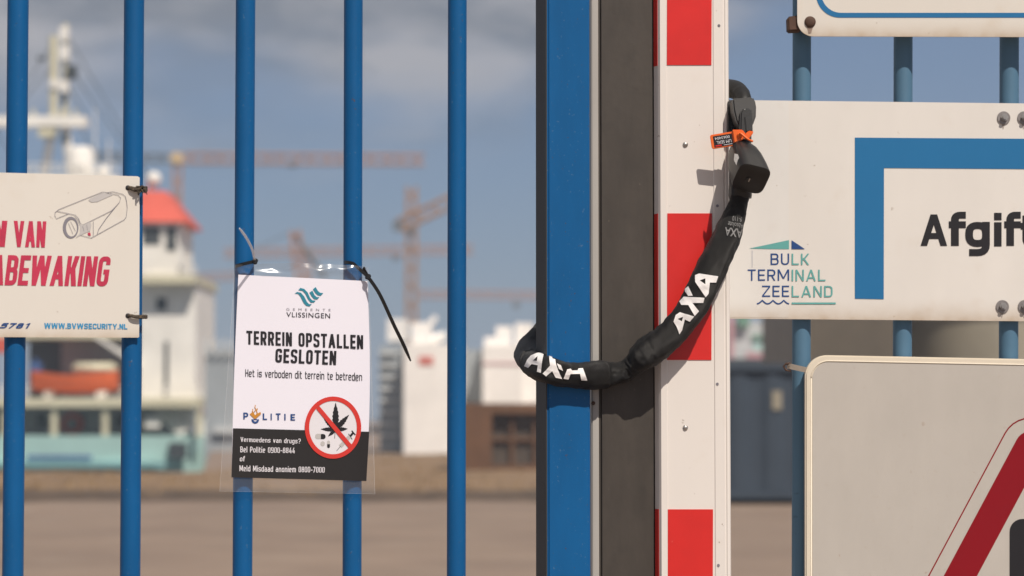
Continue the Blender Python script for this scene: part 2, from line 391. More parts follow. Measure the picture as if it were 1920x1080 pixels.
def glyph(ch, s, W=0.44, r=0.17):
    """one letter of a plain engineer's alphabet: (width, strokes, polygons), cap height 1, stroke s"""
    h = s / 2; T = 1 - h; B = h; L = h; S = []; Q = []; x = 0.72; X = x - h; t = s * 1.06
    bar = lambda x0, x1, y: S.append(([(x0, y), (x1, y)], False)); stem = lambda xx, y0=0, y1=1: S.append(([(xx, y0), (xx, y1)], False))
    dg = lambda x0, y0, x1, y1, tt=t: Q.append([(x0, y0), (x0 + tt, y0), (x1 + tt, y1), (x1, y1)])
    if ch in 'MW': W *= 1.42 if ch == 'M' else 1.65
    elif ch in 'AVYX': W *= 1.16
    elif ch in 'EFL': W *= 0.88
    elif ch == 'm': W *= 1.5
    elif ch in 'rt': W *= 0.68
    elif ch == 'f': W *= 0.66
    elif ch in 'iIl.': W = s * (1.0 if ch != 'l' else 1.0)
    elif ch == ' ': return W * 0.62, [], []
    elif ch == '-': W *= 0.7
    elif ch == '1': W *= 0.65
    Rr = W - h; c = W / 2; m = 0.5
    if ch == 'A': dg(0, 0, c - t / 2, 1); dg(W - t, 0, c - t / 2, 1); bar(W * .2, W * .8, .22 + h)
    elif ch == 'V': dg(c - t / 2, 0, 0, 1); dg(c - t / 2, 0, W - t, 1)
    elif ch == 'W': q = W / 4; dg(q - t / 2, 0, 0, 1); dg(q - t / 2, 0, c - t / 2, 1); dg(3 * q - t / 2, 0, c - t / 2, 1); dg(3 * q - t / 2, 0, W - t, 1)
    elif ch == 'M': stem(L); stem(Rr); dg(c - t / 2, .18, s * .1, 1); dg(c - t / 2, .18, W - t - s * .1, 1)
    elif ch == 'N': stem(L); stem(Rr); dg(W - t * .98, 0, 0, 1, t * .98)
    elif ch == 'K': stem(L); dg(s * .8, .42, W - t * 1.05, 1, t * 1.05); dg(W - t * 1.1, 0, s * .9, .62, t * 1.1)
    elif ch == 'Y': stem(c, 0, .45); dg(c - t / 2, .4, 0, 1); dg(c - t / 2, .4, W - t, 1)
    elif ch == 'Z': bar(0, W, T); bar(0, W, B); dg(0, s, W - t, 1 - s)
    elif ch == 'T': bar(0, W, T); stem(c, 0, T)
    elif ch == 'H': stem(L); stem(Rr); bar(L, Rr, m)
    elif ch == 'I': stem(c)
    elif ch == 'L': stem(L); bar(0, W, B)
    elif ch == 'E': stem(L); bar(L, W, T); bar(L, W * .92, m); bar(L, W, B)
    elif ch == 'F': stem(L); bar(L, W, T); bar(L, W * .92, m)
    elif ch in 'O0': S.append(rp([(L, B), (L, T), (Rr, T), (Rr, B)], r, True))
    elif ch == 'D': S.append(rp([(L, B), (L, T), (L + .01, T), (Rr, T), (Rr, B), (L + .01, B)], r, True)); stem(L)
    elif ch == 'P': stem(L); S.append(rp([(L, T), (Rr, T), (Rr, .42), (L, .42)], r))
    elif ch == 'R': stem(L); S.append(rp([(L, T), (Rr, T), (Rr, .46), (L, .46)], r)); dg(W - t, 0, c - t * .4, .46)
    elif ch == 'B': stem(L); S.append(rp([(L, T), (Rr * .96, T), (Rr * .96, .52), (L, .52)], r)); S.append(rp([(L, .52), (Rr, .52), (Rr, B), (L, B)], r))
    elif ch == 'U': S.append(rp([(L, 1), (L, B), (Rr, B), (Rr, 1)], r))
    elif ch == 'C': S.append(rp([(Rr, .70), (Rr, T), (L, T), (L, B), (Rr, B), (Rr, .30)], r))
    elif ch == 'G': S.append(rp([(Rr, .72), (Rr, T), (L, T), (L, B), (Rr, B), (Rr, .50)], r)); bar(c, W, .50 - h * .2)
    elif ch == 'S': S.append(rp([(Rr, .74), (Rr, T), (L, T), (L, .53), (Rr, .49), (Rr, B), (L, B), (L, .26)], r))
    elif ch == '4': dg(0, .20, W * .42, 1); bar(0, W, .24); stem(W * .74, 0, .58)
    elif ch == '7': bar(0, W, T); dg(W * .18, 0, W - t, 1)
    elif ch == '1': stem(Rr); dg(0, .74, Rr - t * .4, 1)
    elif ch == '5': S.append(rp([(W * .94, T), (L, T), (L, .56), (L + .02, .58), (Rr, .58), (Rr, B), (L, B), (L, .24)], r * .9))
    elif ch == '8': S.append(rp([(L + h * .3, .52), (L + h * .3, T), (Rr - h * .3, T), (Rr - h * .3, .52)], r * 1.4, True)); S.append(rp([(L, B), (L, .52), (Rr, .52), (Rr, B)], r * 1.4, True))
    elif ch == '9': S.append(rp([(L, .42), (L, T), (Rr, T), (Rr, .42)], r, True)); S.append(rp([(Rr, .60), (Rr, B), (L, B), (L, .16)], r))
    elif ch == 'o': S.append(rp([(L, B), (L, X), (Rr, X), (Rr, B)], r * .9, True))
    elif ch == 'b': stem(L); S.append(rp([(L, B), (L, X), (Rr, X), (Rr, B)], r * .9, True))
    elif ch == 'd': stem(Rr); S.append(rp([(L, B), (L, X), (Rr, X), (Rr, B)], r * .9, True))
    elif ch == 'g': stem(Rr, .2, x); S.append(rp([(L, B), (L, X), (Rr, X), (Rr, B)], r * .9, True)); S.append(rp([(Rr, .3), (Rr, -.26 + h), (L, -.26 + h)], r))
    elif ch == 'e': S.append(rp([(L, .36), (Rr, .36), (Rr, X), (L, X), (L, B), (Rr * .97, B)], r * .9))
    elif ch == 'a': S.append(rp([(L, X), (Rr, X), (Rr, 0)], r * .9)); S.append(rp([(Rr, .42), (L, .42), (L, B), (Rr, B)], r * .8))
    elif ch == 'n': stem(L, 0, x); S.append(rp([(L, X), (Rr, X), (Rr, 0)], r * .9))
    elif ch == 'm': stem(L, 0, x); S.append(rp([(L, X), (c, X), (c, 0)], r * .8)); S.append(rp([(c - h, X), (Rr, X), (Rr, 0)], r * .8))
    elif ch == 'u': stem(Rr, 0, x); S.append(rp([(L, x), (L, B), (Rr, B)], r * .9))
    elif ch == 'r': stem(L, 0, x); S.append(rp([(L, X - .1), (L + .04, X), (W, X)], .08))
    elif ch == 's': S.append(rp([(Rr, .54), (Rr, X), (L, X), (L, .38), (Rr, .35), (Rr, B), (L, B), (L, .19)], r * .7))
    elif ch == 't': S.append(rp([(W * .34, .94), (W * .34, B), (W, B)], r * .7)); bar(0, W, X)
    elif ch == 'f': S.append(rp([(W, T), (W * .36, T), (W * .36, 0)], r * .7)); bar(0, W, X)
    elif ch == 'i': stem(c, 0, x); stem(c, 1 - s * 1.1, 1)
    elif ch == 'l': stem(c)
    elif ch == 'v': dg(c - t / 2, 0, 0, x); dg(c - t / 2, 0, W - t, x)
    elif ch == '?': S.append(rp([(L, .76), (L, T), (Rr, T), (Rr, .5), (c, .44), (c, .26)], r)); stem(c, 0, s)
    elif ch == '-': bar(0, W, .42)
    elif ch == '.': stem(c, 0, s)
    return W, S, Q
def strip(pts, w, closed):
    P = [Vector(p) for p in pts]; n = len(P); A = []; Bq = []
    for i in range(n):
        a = P[(i - 1) % n] if (closed or i > 0) else None; b = P[(i + 1) % n] if (closed or i < n - 1) else None
        t1 = (P[i] - a).normalized() if a is not None and (P[i] - a).length > 1e-9 else None; t2 = (b - P[i]).normalized() if b is not None and (b - P[i]).length > 1e-9 else None
        t1 = t1 or t2; t2 = t2 or t1
        t = (t1 + t2).normalized(); m_ = Vector((-t.y, t.x)) * (w / 2 / max(0.5, t.dot(t1)))
        A.append(tuple(P[i] + m_)); Bq.append(tuple(P[i] - m_))
    return A + Bq, [(i, (i + 1) % n, n + (i + 1) % n, n + i) for i in range(n if closed else n - 1)]
def stroketext(self, body, q, s=0.16, W=0.44, gap=0.10, r=0.17, shear=0.0, mi=0, lift=0.0, rot180=False):
    if not isinstance(q[0], tuple): q = rect(*q)
    parts, xx, V = [], 0.0, []
    for ch in body:
        w, S, Q = glyph(ch, s, W, r); L_ = []
        for pts, cl in S: L_.append(strip(pts, s, cl))
        for pl in Q: L_.append((pl, [(0, 1, 2, 3)]))
        for k_, (vv, ff) in enumerate(L_):
            vv = [(x + xx + shear * y, y) for x, y in vv]
            if rot180: vv = [(-x, -y) for x, y in vv]
            parts.append((len(V), len(vv), ff, k_)); V += vv
        xx += w + gap
    U = quadmap(V, q)
    for st_, n_, ff, k_ in parts: self.add(U[st_:st_ + n_], ff, mi, lift + k_ * 0.00002)
    return self
Print.stext = stroketext
def circ(cx, cy, rx, ry=None, n=48, a0=0, a1=360):
    ry = ry or rx
    full = abs(a1 - a0) >= 360
    k = n if full else n + 1
    return [(cx + rx * math.cos(R(a0 + (a1 - a0) * i / n)), cy + ry * math.sin(R(a0 + (a1 - a0) * i / n))) for i in range(k)]
def rrect(x0, y0, x1, y1, r, n=10, corners='abcd'):
    """rounded rectangle; corners a=TL b=TR c=BR d=BL"""
    o = []
    for key, (cx, cy, a) in zip('abcd', ((x0 + r, y0 + r, 180), (x1 - r, y0 + r, 270), (x1 - r, y1 - r, 0), (x0 + r, y1 - r, 90))):
        if key in corners: o += [(cx + r * math.cos(R(a + 90 * i / n)), cy + r * math.sin(R(a + 90 * i / n))) for i in range(n + 1)]
        else: o.append({'a': (x0, y0), 'b': (x1, y0), 'c': (x1, y1), 'd': (x0, y1)}[key])
    return o
def slab(bm, loop, surf, front, back, bevel=0.0):
    """solid plate with the pixel outline `loop`, front and back offsets along the surface normal"""
    a = [bm.verts.new(surf(u, v, front)) for u, v in loop]
    dv = [surf.n * (back - front)] * len(loop)
    b = [bm.verts.new(x.co + d) for x, d in zip(a, dv)]
    bm.faces.new(a); bm.faces.new(b[::-1]); n = len(loop)
    for i in range(n): bm.faces.new((a[(i + 1) % n], a[i], b[i], b[(i + 1) % n]))
    fix(bm)
    if bevel: bev(bm, bevel, 2)
    return bm

# ------------------------------------------------------------------ the setting: ground, basin, water
bm = bmesh.new()
X0, X1, Y0, Y1 = -900, 900, -40, 2500
bl, br = (-8.3, 64.5), (-22, 180)
P = [(X0, Y0), (X1, Y0), (X1, Y1), (br[0], Y1), br, bl, (X0, 64.5)]
vs = [bm.verts.new((x, y, 0)) for x, y in P]
bm.faces.new([vs[0], vs[1], vs[5], vs[6]]); bm.faces.new([vs[1], vs[2], vs[3], vs[4], vs[5]])
lo = [bm.verts.new((x, y, -2.5)) for x, y in ((X0, 64.5), bl, br, (br[0], Y1))]
hi = [vs[6], vs[5], vs[4], vs[3]]
for i in range(3): bm.faces.new((hi[i], hi[i + 1], lo[i + 1], lo[i]))
tag(obj('ground', fix(bm), M['paving']), kind='structure')
bm = bmesh.new()
for x0, x1, y0, y1 in ((X0, -8.0, 64.6, 2500),): bm.faces.new([bm.verts.new(p) for p in ((x0, y0, -1.2), (x1, y0, -1.2), (x1, y1, -1.2), (x0, y1, -1.2))])
tag(obj('water', bm, M['watermat']), kind='structure')
# the dry verge between paving and quay
bm = bmesh.new()
nx, ny = 120, 14; gx0, gx1, gy0, gy1 = -13.5, 16, 44.5, 64.2
grid = []
for j in range(ny + 1):
    row = []
    for i in range(nx + 1):
        x = gx0 + (gx1 - gx0) * i / nx; y = gy0 + (gy1 + 26 * min(1, max(0, (x + 8.0) / 1.2)) - gy0) * j / ny
        e = min(1, min(j, ny - j) / 2.0, min(i, nx - i) / 3.0)
        y += 0.8 * noise.noise(Vector((x * 0.4, j, 3))) * e
        z = 0.006 + e * (0.07 + 0.07 * noise.noise(Vector((x * 0.35, y * 0.35, 0))))
        row.append(bm.verts.new((x, y, z)))
    grid.append(row)
for j in range(ny):
    for i in range(nx): bm.faces.new((grid[j][i], grid[j][i + 1], grid[j + 1][i + 1], grid[j + 1][i]))
tag(obj('verge', bm, M['soil'], smooth=True), kind='structure')
M['shadesoil'] = mat('painted_shade_soil', (0.085, 0.058, 0.038), 0.9, 0.4, 1.2, [((0.18, 0.12, 0.075), 1.4, 0.52, 0.8)])  # dark soil sheet: shade along the verge's near edge put into its colour
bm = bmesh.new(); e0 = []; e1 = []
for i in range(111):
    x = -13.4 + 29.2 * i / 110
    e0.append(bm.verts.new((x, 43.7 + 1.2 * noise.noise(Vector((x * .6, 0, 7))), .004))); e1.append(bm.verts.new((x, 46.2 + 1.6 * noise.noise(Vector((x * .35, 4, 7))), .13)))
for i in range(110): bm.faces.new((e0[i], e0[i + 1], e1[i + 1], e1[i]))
tag(obj('soil_shade_strip', bm, M['shadesoil']), kind='structure')
bm = bmesh.new()
for k in range(9000):
    x = random.uniform(gx0 + .4, gx1 - .4); y = random.uniform(gy0 + .5, gy1 - .4 + (24 if x > -6.5 else 0))
    if noise.noise(Vector((x * 0.3, y * 0.25, 5))) < -0.05: continue
    hh = random.uniform(0.04, 0.22); a = random.uniform(0, 6.28); w = 0.03
    dx, dy = math.cos(a) * w, math.sin(a) * w
    bm.faces.new([bm.verts.new(p) for p in ((x - dx, y - dy, 0.02), (x + dx, y + dy, 0.02), (x + random.uniform(-.08, .08), y + random.uniform(-.08, .08), hh))])
tag(obj('dry_grass', bm, M['grass']), kind='stuff')

# ------------------------------------------------------------------ left gate leaf
def bar_line(ut, ub, plane, z0, z1):
    a, b = plane(ut, 0), plane(ub, 1080); d = b - a
    return a + d * ((z0 - a.z) / d.z), a + d * ((z1 - a.z) / d.z)
GZ0, GZ1 = 0.12, 2.75
org = PL(560, 540); org = (org.x, org.y, 0)
gate = thing('sliding_gate', 'blue steel gate leaf of round vertical bars with a flat closing stile', 'gate', org)
gbars = [(-190, -204, 41), (34, 24, 39.5), (251.5, 244, 38), (460.5, 454.5, 37), (662.5, 660, 35.5), (857.5, 855.5, 35.5)]
for ut, ub, w in gbars:
    a, b = bar_line(ut, ub, PL, GZ0, GZ1); r = w / 2 / F * (a.y * 1.0)
    obj('bar', tube(bmesh.new(), [a, b], r, 28), M['blue'], gate, smooth=True, angle=60)
# stile: rectangular tube, blue face with the dark rubber-faced flank towards the bars
def post_box(bm, ul, ur, plane, depth, z0, z1, front=0.0, topshift=(0, 0)):
    fl, fr = plane(ul, 540, front), plane(ur, 540, front)
    q = [Vector((fl.x, fl.y, z0)), Vector((fr.x, fr.y, z0)), Vector((fr.x, fr.y, z1)), Vector((fl.x, fl.y, z1))]
    hexa(bm, q, [p - plane.n * depth for p in q])
    return bm
bm = fix(post_box(bmesh.new(), 1027, 1107, PS, 0.046, 0.10, 2.80)); bev(bm, 0.0025, 3)
obj('stile', bm, M['blue'], gate, smooth=True, angle=40)
p0 = PS(1027, 540); t_ = Vector((math.cos(R(18)), math.sin(R(18)), 0))
bm = bmesh.new(); q0 = p0 - PS.n * 0.002 - t_ * 0.0004
q = [q0 - t_ * 0.0015, q0, q0, q0 - t_ * 0.0015]
q = [Vector((p.x, p.y, z)) for p, z in zip(q, (0.11, 0.11, 2.79, 2.79))]
hexa(bm, q, [p - PS.n * 0.0475 for p in q]); obj('edge_strip', fix(bm), M['sidegrey'], gate)
for z in (0.09, GZ1 + 0.03):
    a = PL(-260, 540); b = PS(1020, 540) - PS.n * 0.03
    bm = bmesh.new(); A = [Vector((a.x, a.y, z - .03)), Vector((b.x, b.y, z - .03)), Vector((b.x, b.y, z + .03)), Vector((a.x, a.y, z + .03))]
    hexa(bm, [p + PL.n * .025 for p in A], [p - PL.n * .025 for p in A]); obj('rail', bev(fix(bm), .003), M['blue'], gate, smooth=True, angle=40)

# ------------------------------------------------------------------ dark post with aluminium edge
org = PD(1175, 540); org = (org.x, org.y + .03, 0)
post = thing('gate_post', 'dark brown-grey metal gate post beside the flat blue stile, with a pale metal edge', 'post', org)
bm = fix(post_box(bmesh.new(), 1123.5, 1229.5, PD, 0.055, 0, 2.95)); bev(bm, 0.004, 3); obj('tube', bm, M['darkpost'], post, smooth=True, angle=40)
bm = fix(post_box(bmesh.new(), 1109, 1122.7, PD, 0.03, 0, 2.95, front=-0.002)); bev(bm, 0.0015, 2); obj('edge_profile', bm, M['alu'], post, smooth=True, angle=40)
c = PD(1112, 756, -0.0015)
bm = bmesh.new(); tube(bm, [c, c + PD.n * 0.004], 0.003, 10); obj('rivet', fix(bm), M['rust'], post)

# ------------------------------------------------------------------ striped bar
org = PB(1305, 540); org = (org.x, org.y + .03, 0)
arm = thing('barrier_arm', 'upright white barrier arm with red reflective bands next to the dark post', 'barrier', org)
bm = bmesh.new()
prof = [(1231.5, -0.062), (1231.8, -0.017), (1234.5, -0.005), (1239, 0.0), (1250, 0.0), (1251, -0.0012), (1338.5, -0.0012), (1340, 0.0), (1357.5, 0.0), (1359, -0.0012), (1360.5, -0.0012), (1362, 0.0), (1367, -0.001), (1369.5, -0.006), (1369.5, -0.062)]
def armpt(u, off):
    p = PB(u, 540, 0.0); p = p + PB.n * off if off > -0.0021 else PB(u, 540, 0) + PB.n * off
    return p
# left flank: keep real depth along the normal of the front face
fl = PB(1239, 540); fr = PB(1369.5, 540); tdir = (fr - fl).normalized()
ring = []
for u, off in prof:
    if u < 1239: base = fl - tdir * {1231.5: 0.0070, 1231.8: 0.0070, 1234.5: 0.0030}[u]
    else: base = PB(u, 540)
    ring.append(base + PB.n * off)
lo = [bm.verts.new((p.x, p.y, 0)) for p in ring]; hi = [bm.verts.new((p.x, p.y, 3.1)) for p in ring]
n = len(ring)
for i in range(n): bm.faces.new((lo[i], lo[(i + 1) % n], hi[(i + 1) % n], hi[i]))
bm.faces.new(lo[::-1]); bm.faces.new(hi); fix(bm)
obj('profile', bm, M['whitebar'], arm)
for (va, vb) in ((-160, 122), (400, 675), (955, 1235)):
    du = (0, -3) if va != 955 else (-1, -1)
    bm = bmesh.new()
    slab(bm, [(1253 + du[1] / 2, va), (1338 + du[1], va), (1337 + du[1], vb), (1252 + du[1] / 2, vb)], PB, -0.0002, -0.0011)
    za, zb = PB(1240, va).z, PB(1240, vb).z
    q = [fl - tdir * 0.0036 + PB.n * -0.0050, fl - tdir * 0.0076 + PB.n * -0.0170]
    bm2 = bmesh.new()
    hexa(bm, [Vector((q[0].x, q[0].y, zb)), Vector((q[1].x, q[1].y, zb)), Vector((q[1].x, q[1].y, za)), Vector((q[0].x, q[0].y, za))],
         [Vector((q[0].x, q[0].y, zb)) + tdir * .0005, Vector((q[1].x, q[1].y, zb)) + tdir * .0005, Vector((q[1].x, q[1].y, za)) + tdir * .0005, Vector((q[0].x, q[0].y, za)) + tdir * .0005])
    bm2.free(); obj('red_band', fix(bm), M['redtape'], arm)
def dome(bm, c, n, r, hgt, k=16):
    a = n.cross(Vector((0, 0, 1))).normalized(); b = n.cross(a)
    prev = None
    for i in range(5):
        t = i / 4 * math.pi / 2; rr = r * math.cos(t); hh = hgt * math.sin(t)
        ring = [bm.verts.new(c + n * hh + (a * math.cos(6.2832 * j / k) + b * math.sin(6.2832 * j / k)) * max(rr, 1e-5)) for j in range(k)]
        if prev:
            for j in range(k): bm.faces.new((prev[j], prev[(j + 1) % k], ring[(j + 1) % k], ring[j]))
        prev = ring
    return bm
for u, v in ((1285, 271), (1285, 802)):
    bm = bmesh.new(); dome(bm, PB(u, v, -0.0012), PB.n, 0.0042, 0.003)
    obj('screw', fix(bm), M['steel'], arm, smooth=True)
for u, v in ((1348, 48), (1345, 386), (1345, 720), (1347, 1060)):
    bm = bmesh.new(); tube(bm, [PB(u, v, -0.001), PB(u, v, 0.0007)], 0.0022, 12); obj('plug', fix(bm), M['greyprint'], arm)

# ------------------------------------------------------------------ right fence
org = PR(1690, 540); org = (org.x, org.y, 0)
fence = thing('bar_fence', 'faded teal-blue fence of round bars carrying the three signs', 'fence', org)
for ut, ub, w in ((1503.5, 1502, 35), (1693.5, 1691, 35.5), (1892.5, 1890, 36), (2092, 2090, 36)):
    a, b = bar_line(ut, ub, PR, 0.1, 2.75)
    obj('bar', tube(bmesh.new(), [a, b], w / 2 / F * 3.70, 28), M['teal'], fence, smooth=True, angle=60)
for z in (0.08, 2.78):
    a = PR(1400, 540); b = PR(2200, 540); bm = bmesh.new(); box(bm, a.x, b.x, a.y - .025, a.y + .025, z - .03, z + .03)
    obj('rail', bev(fix(bm), .003), M['teal'], fence, smooth=True, angle=40)

# ------------------------------------------------------------------ sign with the camera drawing
PC = PL.shift(0.0175 + 0.004)
org = PC(130, 632)
sg = thing('surveillance_sign', 'cream sign with a camera drawing and red capital letters wired to the bars', 'sign', org)
bm = bmesh.new(); slab(bm, [(-420, 311), (0, 323.5), (258, 330.5), (262, 333), (261, 632), (259, 633), (0, 632), (-420, 630.5)], PC, 0.0, -0.003); obj('panel', bm, M['cream'], sg)
pr = Print(PC, 0.0006)
pr.stext('VAN', [(26, 414), (87, 415), (84, 464), (26, 463)], s=.155, W=.40, gap=.05)
pr.stext('N', [(-12, 413.5), (14, 414), (9, 463), (-17, 462)], s=.155, W=.40)
pr.stext('CAMERABEWAKING', [(-148, 476), (208, 481), (205, 537), (-150, 533)], s=.16, W=.44, gap=.05, shear=.09)
obj('red_lettering', pr.bm, M['redprint'], sg)
pr = Print(PC, 0.0006); pr.stext('5781', [(2, 605.5), (58, 606), (56, 616), (-1, 615.5)], s=.25, W=.95, gap=.22, shear=.35, r=.28)
obj('phone_number', pr.bm, M['navy'], sg)
pr = Print(PC, 0.0006); pr.stext('WWW.BVWSECURITY.NL', [(83, 605.5), (239, 607.5), (239, 617.5), (83, 616)], s=.20, W=.68, gap=.10, r=.25)
obj('web_address', pr.bm, M['urlblue'], sg)
k = lambda pts: [(x / 6.0, 300 + y / 6.0) for x, y in pts]
pr = Print(PC, 0.0006)
pr.poly(k([(995, 455), (1010, 435), (1165, 365), (1190, 375), (1235, 385), (1275, 390), (1095, 470), (1030, 475)]), mi=1)
pr.poly(k([(830, 625), (870, 650), (900, 720), (935, 735), (1020, 695), (1028, 740), (1015, 800), (960, 820), (900, 850), (850, 880), (900, 820), (900, 740), (870, 670)]), mi=1)
pr.poly(k(circ(795, 760, 88, 122)), k(circ(805, 765, 62, 95)), mi=0)
for pts, w in (([(640, 575), (660, 557), (1150, 360), (1215, 368), (1330, 395), (1358, 425), (1345, 475), (1310, 515), (1255, 570), (935, 730), (905, 715), (885, 660), (850, 620), (640, 575)], .9),
               ([(640, 575), (620, 590), (618, 630), (635, 660), (770, 605)], .9), ([(1190, 370), (1270, 355), (1380, 385), (1412, 410), (1425, 470), (1432, 540), (1420, 640), (1400, 670), (1025, 878), (905, 845)], .9),
               ([(1310, 515), (1200, 650), (1110, 780), (1095, 830)], 1.1), ([(1050, 690), (1050, 850)], .8), ([(795, 690), (850, 800)], .6), ([(770, 710), (820, 830)], .6),
               ([(930, 745), (945, 800)], .7), ([(975, 730), (985, 790)], .7)):
    pr.line(k(pts), w, lift=0.0003)
pr.poly(k([(985, 820), (1015, 815), (1022, 850), (995, 848)]), mi=2, lift=0.0004)
obj('camera_drawing', pr.bm, [M['greyprint'], M['lightprint'], M['redprint']], sg)
def wire_tie(name, label, uh, vh, ub, vb, messy):
    """rusty wire from a hole in the sign round the bar behind it"""
    a = PC(uh, vh, 0.001); t = thing(name, label, 'wire tie', a)
    bm = bmesh.new(); dome(bm, PC(uh, vh, 0.0006), PC.n, 0.0036, 0.0008, 14); obj('hole', fix(bm), M['blackprint'], t)
    bm = bmesh.new()
    for q in range(3 if messy else 2):
        dv = (q - .5) * 3
        pts = [PC(uh, vh, -.001), PC(uh + 5, vh + dv * .5, 0.004), PC(uh + 14, vh + dv * .7 + 2, .005), PC(ub - 6, vb + dv, .004), PC(ub, vb + dv, -0.006), PC(ub + 1, vb + dv, -0.02), PC(ub - 8, vb + dv, -0.042), PC(ub - 30, vb + dv, -0.040), PC(ub - 40, vb + dv, -.02)]
        tube(bm, [Vector(p) for p in bezier([list(p) for p in pts], 5)], 0.0019, 8)
    if messy:
        for q in range(9):
            p = PC(ub - 14 + q * 1.6, vb + random.uniform(-4, 4), 0.006)
            tube(bm, [p, p + Vector((random.uniform(-.006, .006), -.005, random.uniform(-.007, .002))), p + Vector((random.uniform(-.008, .008), -.003, random.uniform(-.009, .003)))], [0.0018, 0.0012, 0.0004], 6)
    obj('wire', bm, M['wire'], t, smooth=True)
wire_tie('wire_tie', 'frayed twist of rusty wire at the upper right hole of the camera sign', 240, 352, 273, 353, True)
wire_tie('wire_tie', 'plain dark wire loop at the lower right hole of the camera sign', 240, 592, 273, 594, False)
# ------------------------------------------------------------------ laminated notice
class Curved:
    """the notice: the gate plane bulging a few millimetres towards the camera"""
    n = PL.n
    def __call__(s, u, v, off=0.0):
        a = (u - 440) / 250.0; b = (v - 515) / 385.0
        d = 0.021 + 0.005 * math.sin(math.pi * min(max(a, 0), 1)) + 0.003 * math.cos(3.0 * b) * (a - 0.4) - 0.0035 * max(0, a - 0.92) * 12
        return PL(u, v, d + off)
CV = Curved()
def sheet(q, nx, ny, off, edge=None):
    bm = bmesh.new(); g = []
    for j in range(ny + 1):
        row = []
        for i in range(nx + 1):
            s, t = i / nx, j / ny
            u, v = [(q[0][k] * (1 - s) + q[1][k] * s) * (1 - t) + (q[3][k] * (1 - s) + q[2][k] * s) * t for k in (0, 1)]
            if edge: u, v = edge(s, t, u, v)
            row.append(bm.verts.new(CV(u, v, off)))
        g.append(row)
    for j in range(ny):
        for i in range(nx): bm.faces.new((g[j + 1][i], g[j + 1][i + 1], g[j][i + 1], g[j][i]))
    return bm
PQ = [(447, 515), (689, 527), (687, 902), (434, 895)]
bowed = lambda s, t, u, v: (u + s ** 3 * 5.5 * math.sin(math.pi * t) - (1 - s) ** 3 * 1.5 * math.sin(math.pi * t), v)
org = CV(560, 900)
nt_ = thing('notice', 'laminated white and black closure notice tied between two blue bars', 'notice', org)
def thicken(bm, d):
    r = bmesh.ops.extrude_face_region(bm, geom=list(bm.faces)); bmesh.ops.translate(bm, verts=[x for x in r['geom'] if isinstance(x, bmesh.types.BMVert)], vec=-PL.n * d); return fix(bm)
obj('paper', thicken(sheet(PQ, 14, 20, 0.0, bowed), 0.0004), M['paper'], nt_, smooth=True, angle=40)
band = [(437, 803), (690.5, 809.5), (687, 902), (434, 895)]
bmq = sheet(band, 14, 5, 0.0006, lambda s, t, u, v: (u + s ** 3 * 1.8 * (1 - t), v)); obj('black_band', bmq, M['paperblack'], nt_, smooth=True)
pr = Print(CV, 0.0007, 14)
pr.stext('TERREIN OPSTALLEN', [(462, 620), (681, 628.5), (681, 654.5), (462, 645.5)], s=.165, W=.45, gap=.105)
pr.stext('GESLOTEN', [(517, 653.5), (631, 658), (630, 684.5), (516, 679.5)], s=.165, W=.45, gap=.105)
obj('heading', pr.bm, M['blackprint'], nt_); pr = Print(CV, 0.0007, 14)
pr.stext('Het is verboden dit terrein te betreden', [(460, 692), (679, 699), (679, 714), (460, 706)], s=.105, W=.47, gap=.10)
obj('subtitle', pr.bm, M['blackprint'], nt_); pr = Print(CV, 0.0007, 14)
pr.text('VLISSINGEN', [(537, 585), (619, 587.5), (619, 597), (537, 594)], spacing=1.1)
obj('town_name', pr.bm, M['blackprint'], nt_)
pr = Print(CV, 0.0007, 14); pr.text('GEMEENTE', [(537, 577.5), (620, 579), (620, 583.5), (537, 582)], spacing=2.2); obj('grey_lettering', pr.bm, M['greyprint'], nt_)
pr = Print(CV, 0.0007, 14)
k = lambda pts: [(430 + x / 4.911, 500 + y / 4.909) for x, y in pts]
pr.poly(k([(602, 247), (625, 232), (660, 240), (690, 275), (715, 325), (735, 345), (760, 343), (740, 365), (710, 360), (685, 335), (655, 275), (635, 250)]))
pr.poly(k([(635, 215), (655, 195), (690, 205), (720, 235), (745, 290), (765, 310), (795, 312), (780, 330), (750, 330), (725, 300), (700, 250), (675, 222)]))
pr.poly(k([(738, 238), (765, 220), (785, 262), (805, 280), (830, 280), (810, 302), (780, 298), (760, 275)]))
pr.poly(k([(770, 208), (795, 187), (815, 222), (835, 240), (865, 243), (842, 268), (815, 262), (795, 245)]))
obj('wave_logo', pr.bm, M['logoteal'], nt_)
k = lambda pts: [(430 + x / 5.143, 720 + y / 5.143) for x, y in pts]
pr = Print(CV, 0.0007, 14)
for ch, x0, x1, y0, y1 in (('P', 135, 182, 275, 340), ('L', 322, 364, 283, 346), ('I', 398, 410, 285, 348), ('T', 448, 494, 283, 348), ('I', 530, 543, 287, 350), ('E', 590, 634, 290, 352)):
    pr.stext(ch, k(rect(x0, y0, x1, y1)), s=.19, W=.62, r=.22)
pr.poly(k(circ(250, 345, 36, 36, 24, -10, 190) + circ(250, 345, 17, 17, 24, 190, -10)))
pr.add(k([(228, 345), (272, 345), (262, 336), (238, 336)]), [(0, 1, 2, 3)])
obj('police_lettering', pr.bm, M['navy'], nt_)
pr = Print(CV, 0.0009, 14)
pr.poly(k([(196, 290), (228, 268), (248, 300), (300, 268), (306, 290), (248, 340)]))
for pts, w in (([(252, 203), (246, 225), (258, 245), (240, 268)], 1.6), ([(228, 240), (222, 262), (238, 285)], 1.6), ([(272, 235), (262, 258), (270, 280), (258, 300)], 1.8)):
    pr.line(k(pts), w)
obj('flame_emblem', pr.bm, M['gold'], nt_)
pr = Print(CV, 0.0010, 12)
C0, rx, ry = (1000, 420), 272, 300
pr.poly(k(circ(*C0, rx, ry, 72)), mi=1)
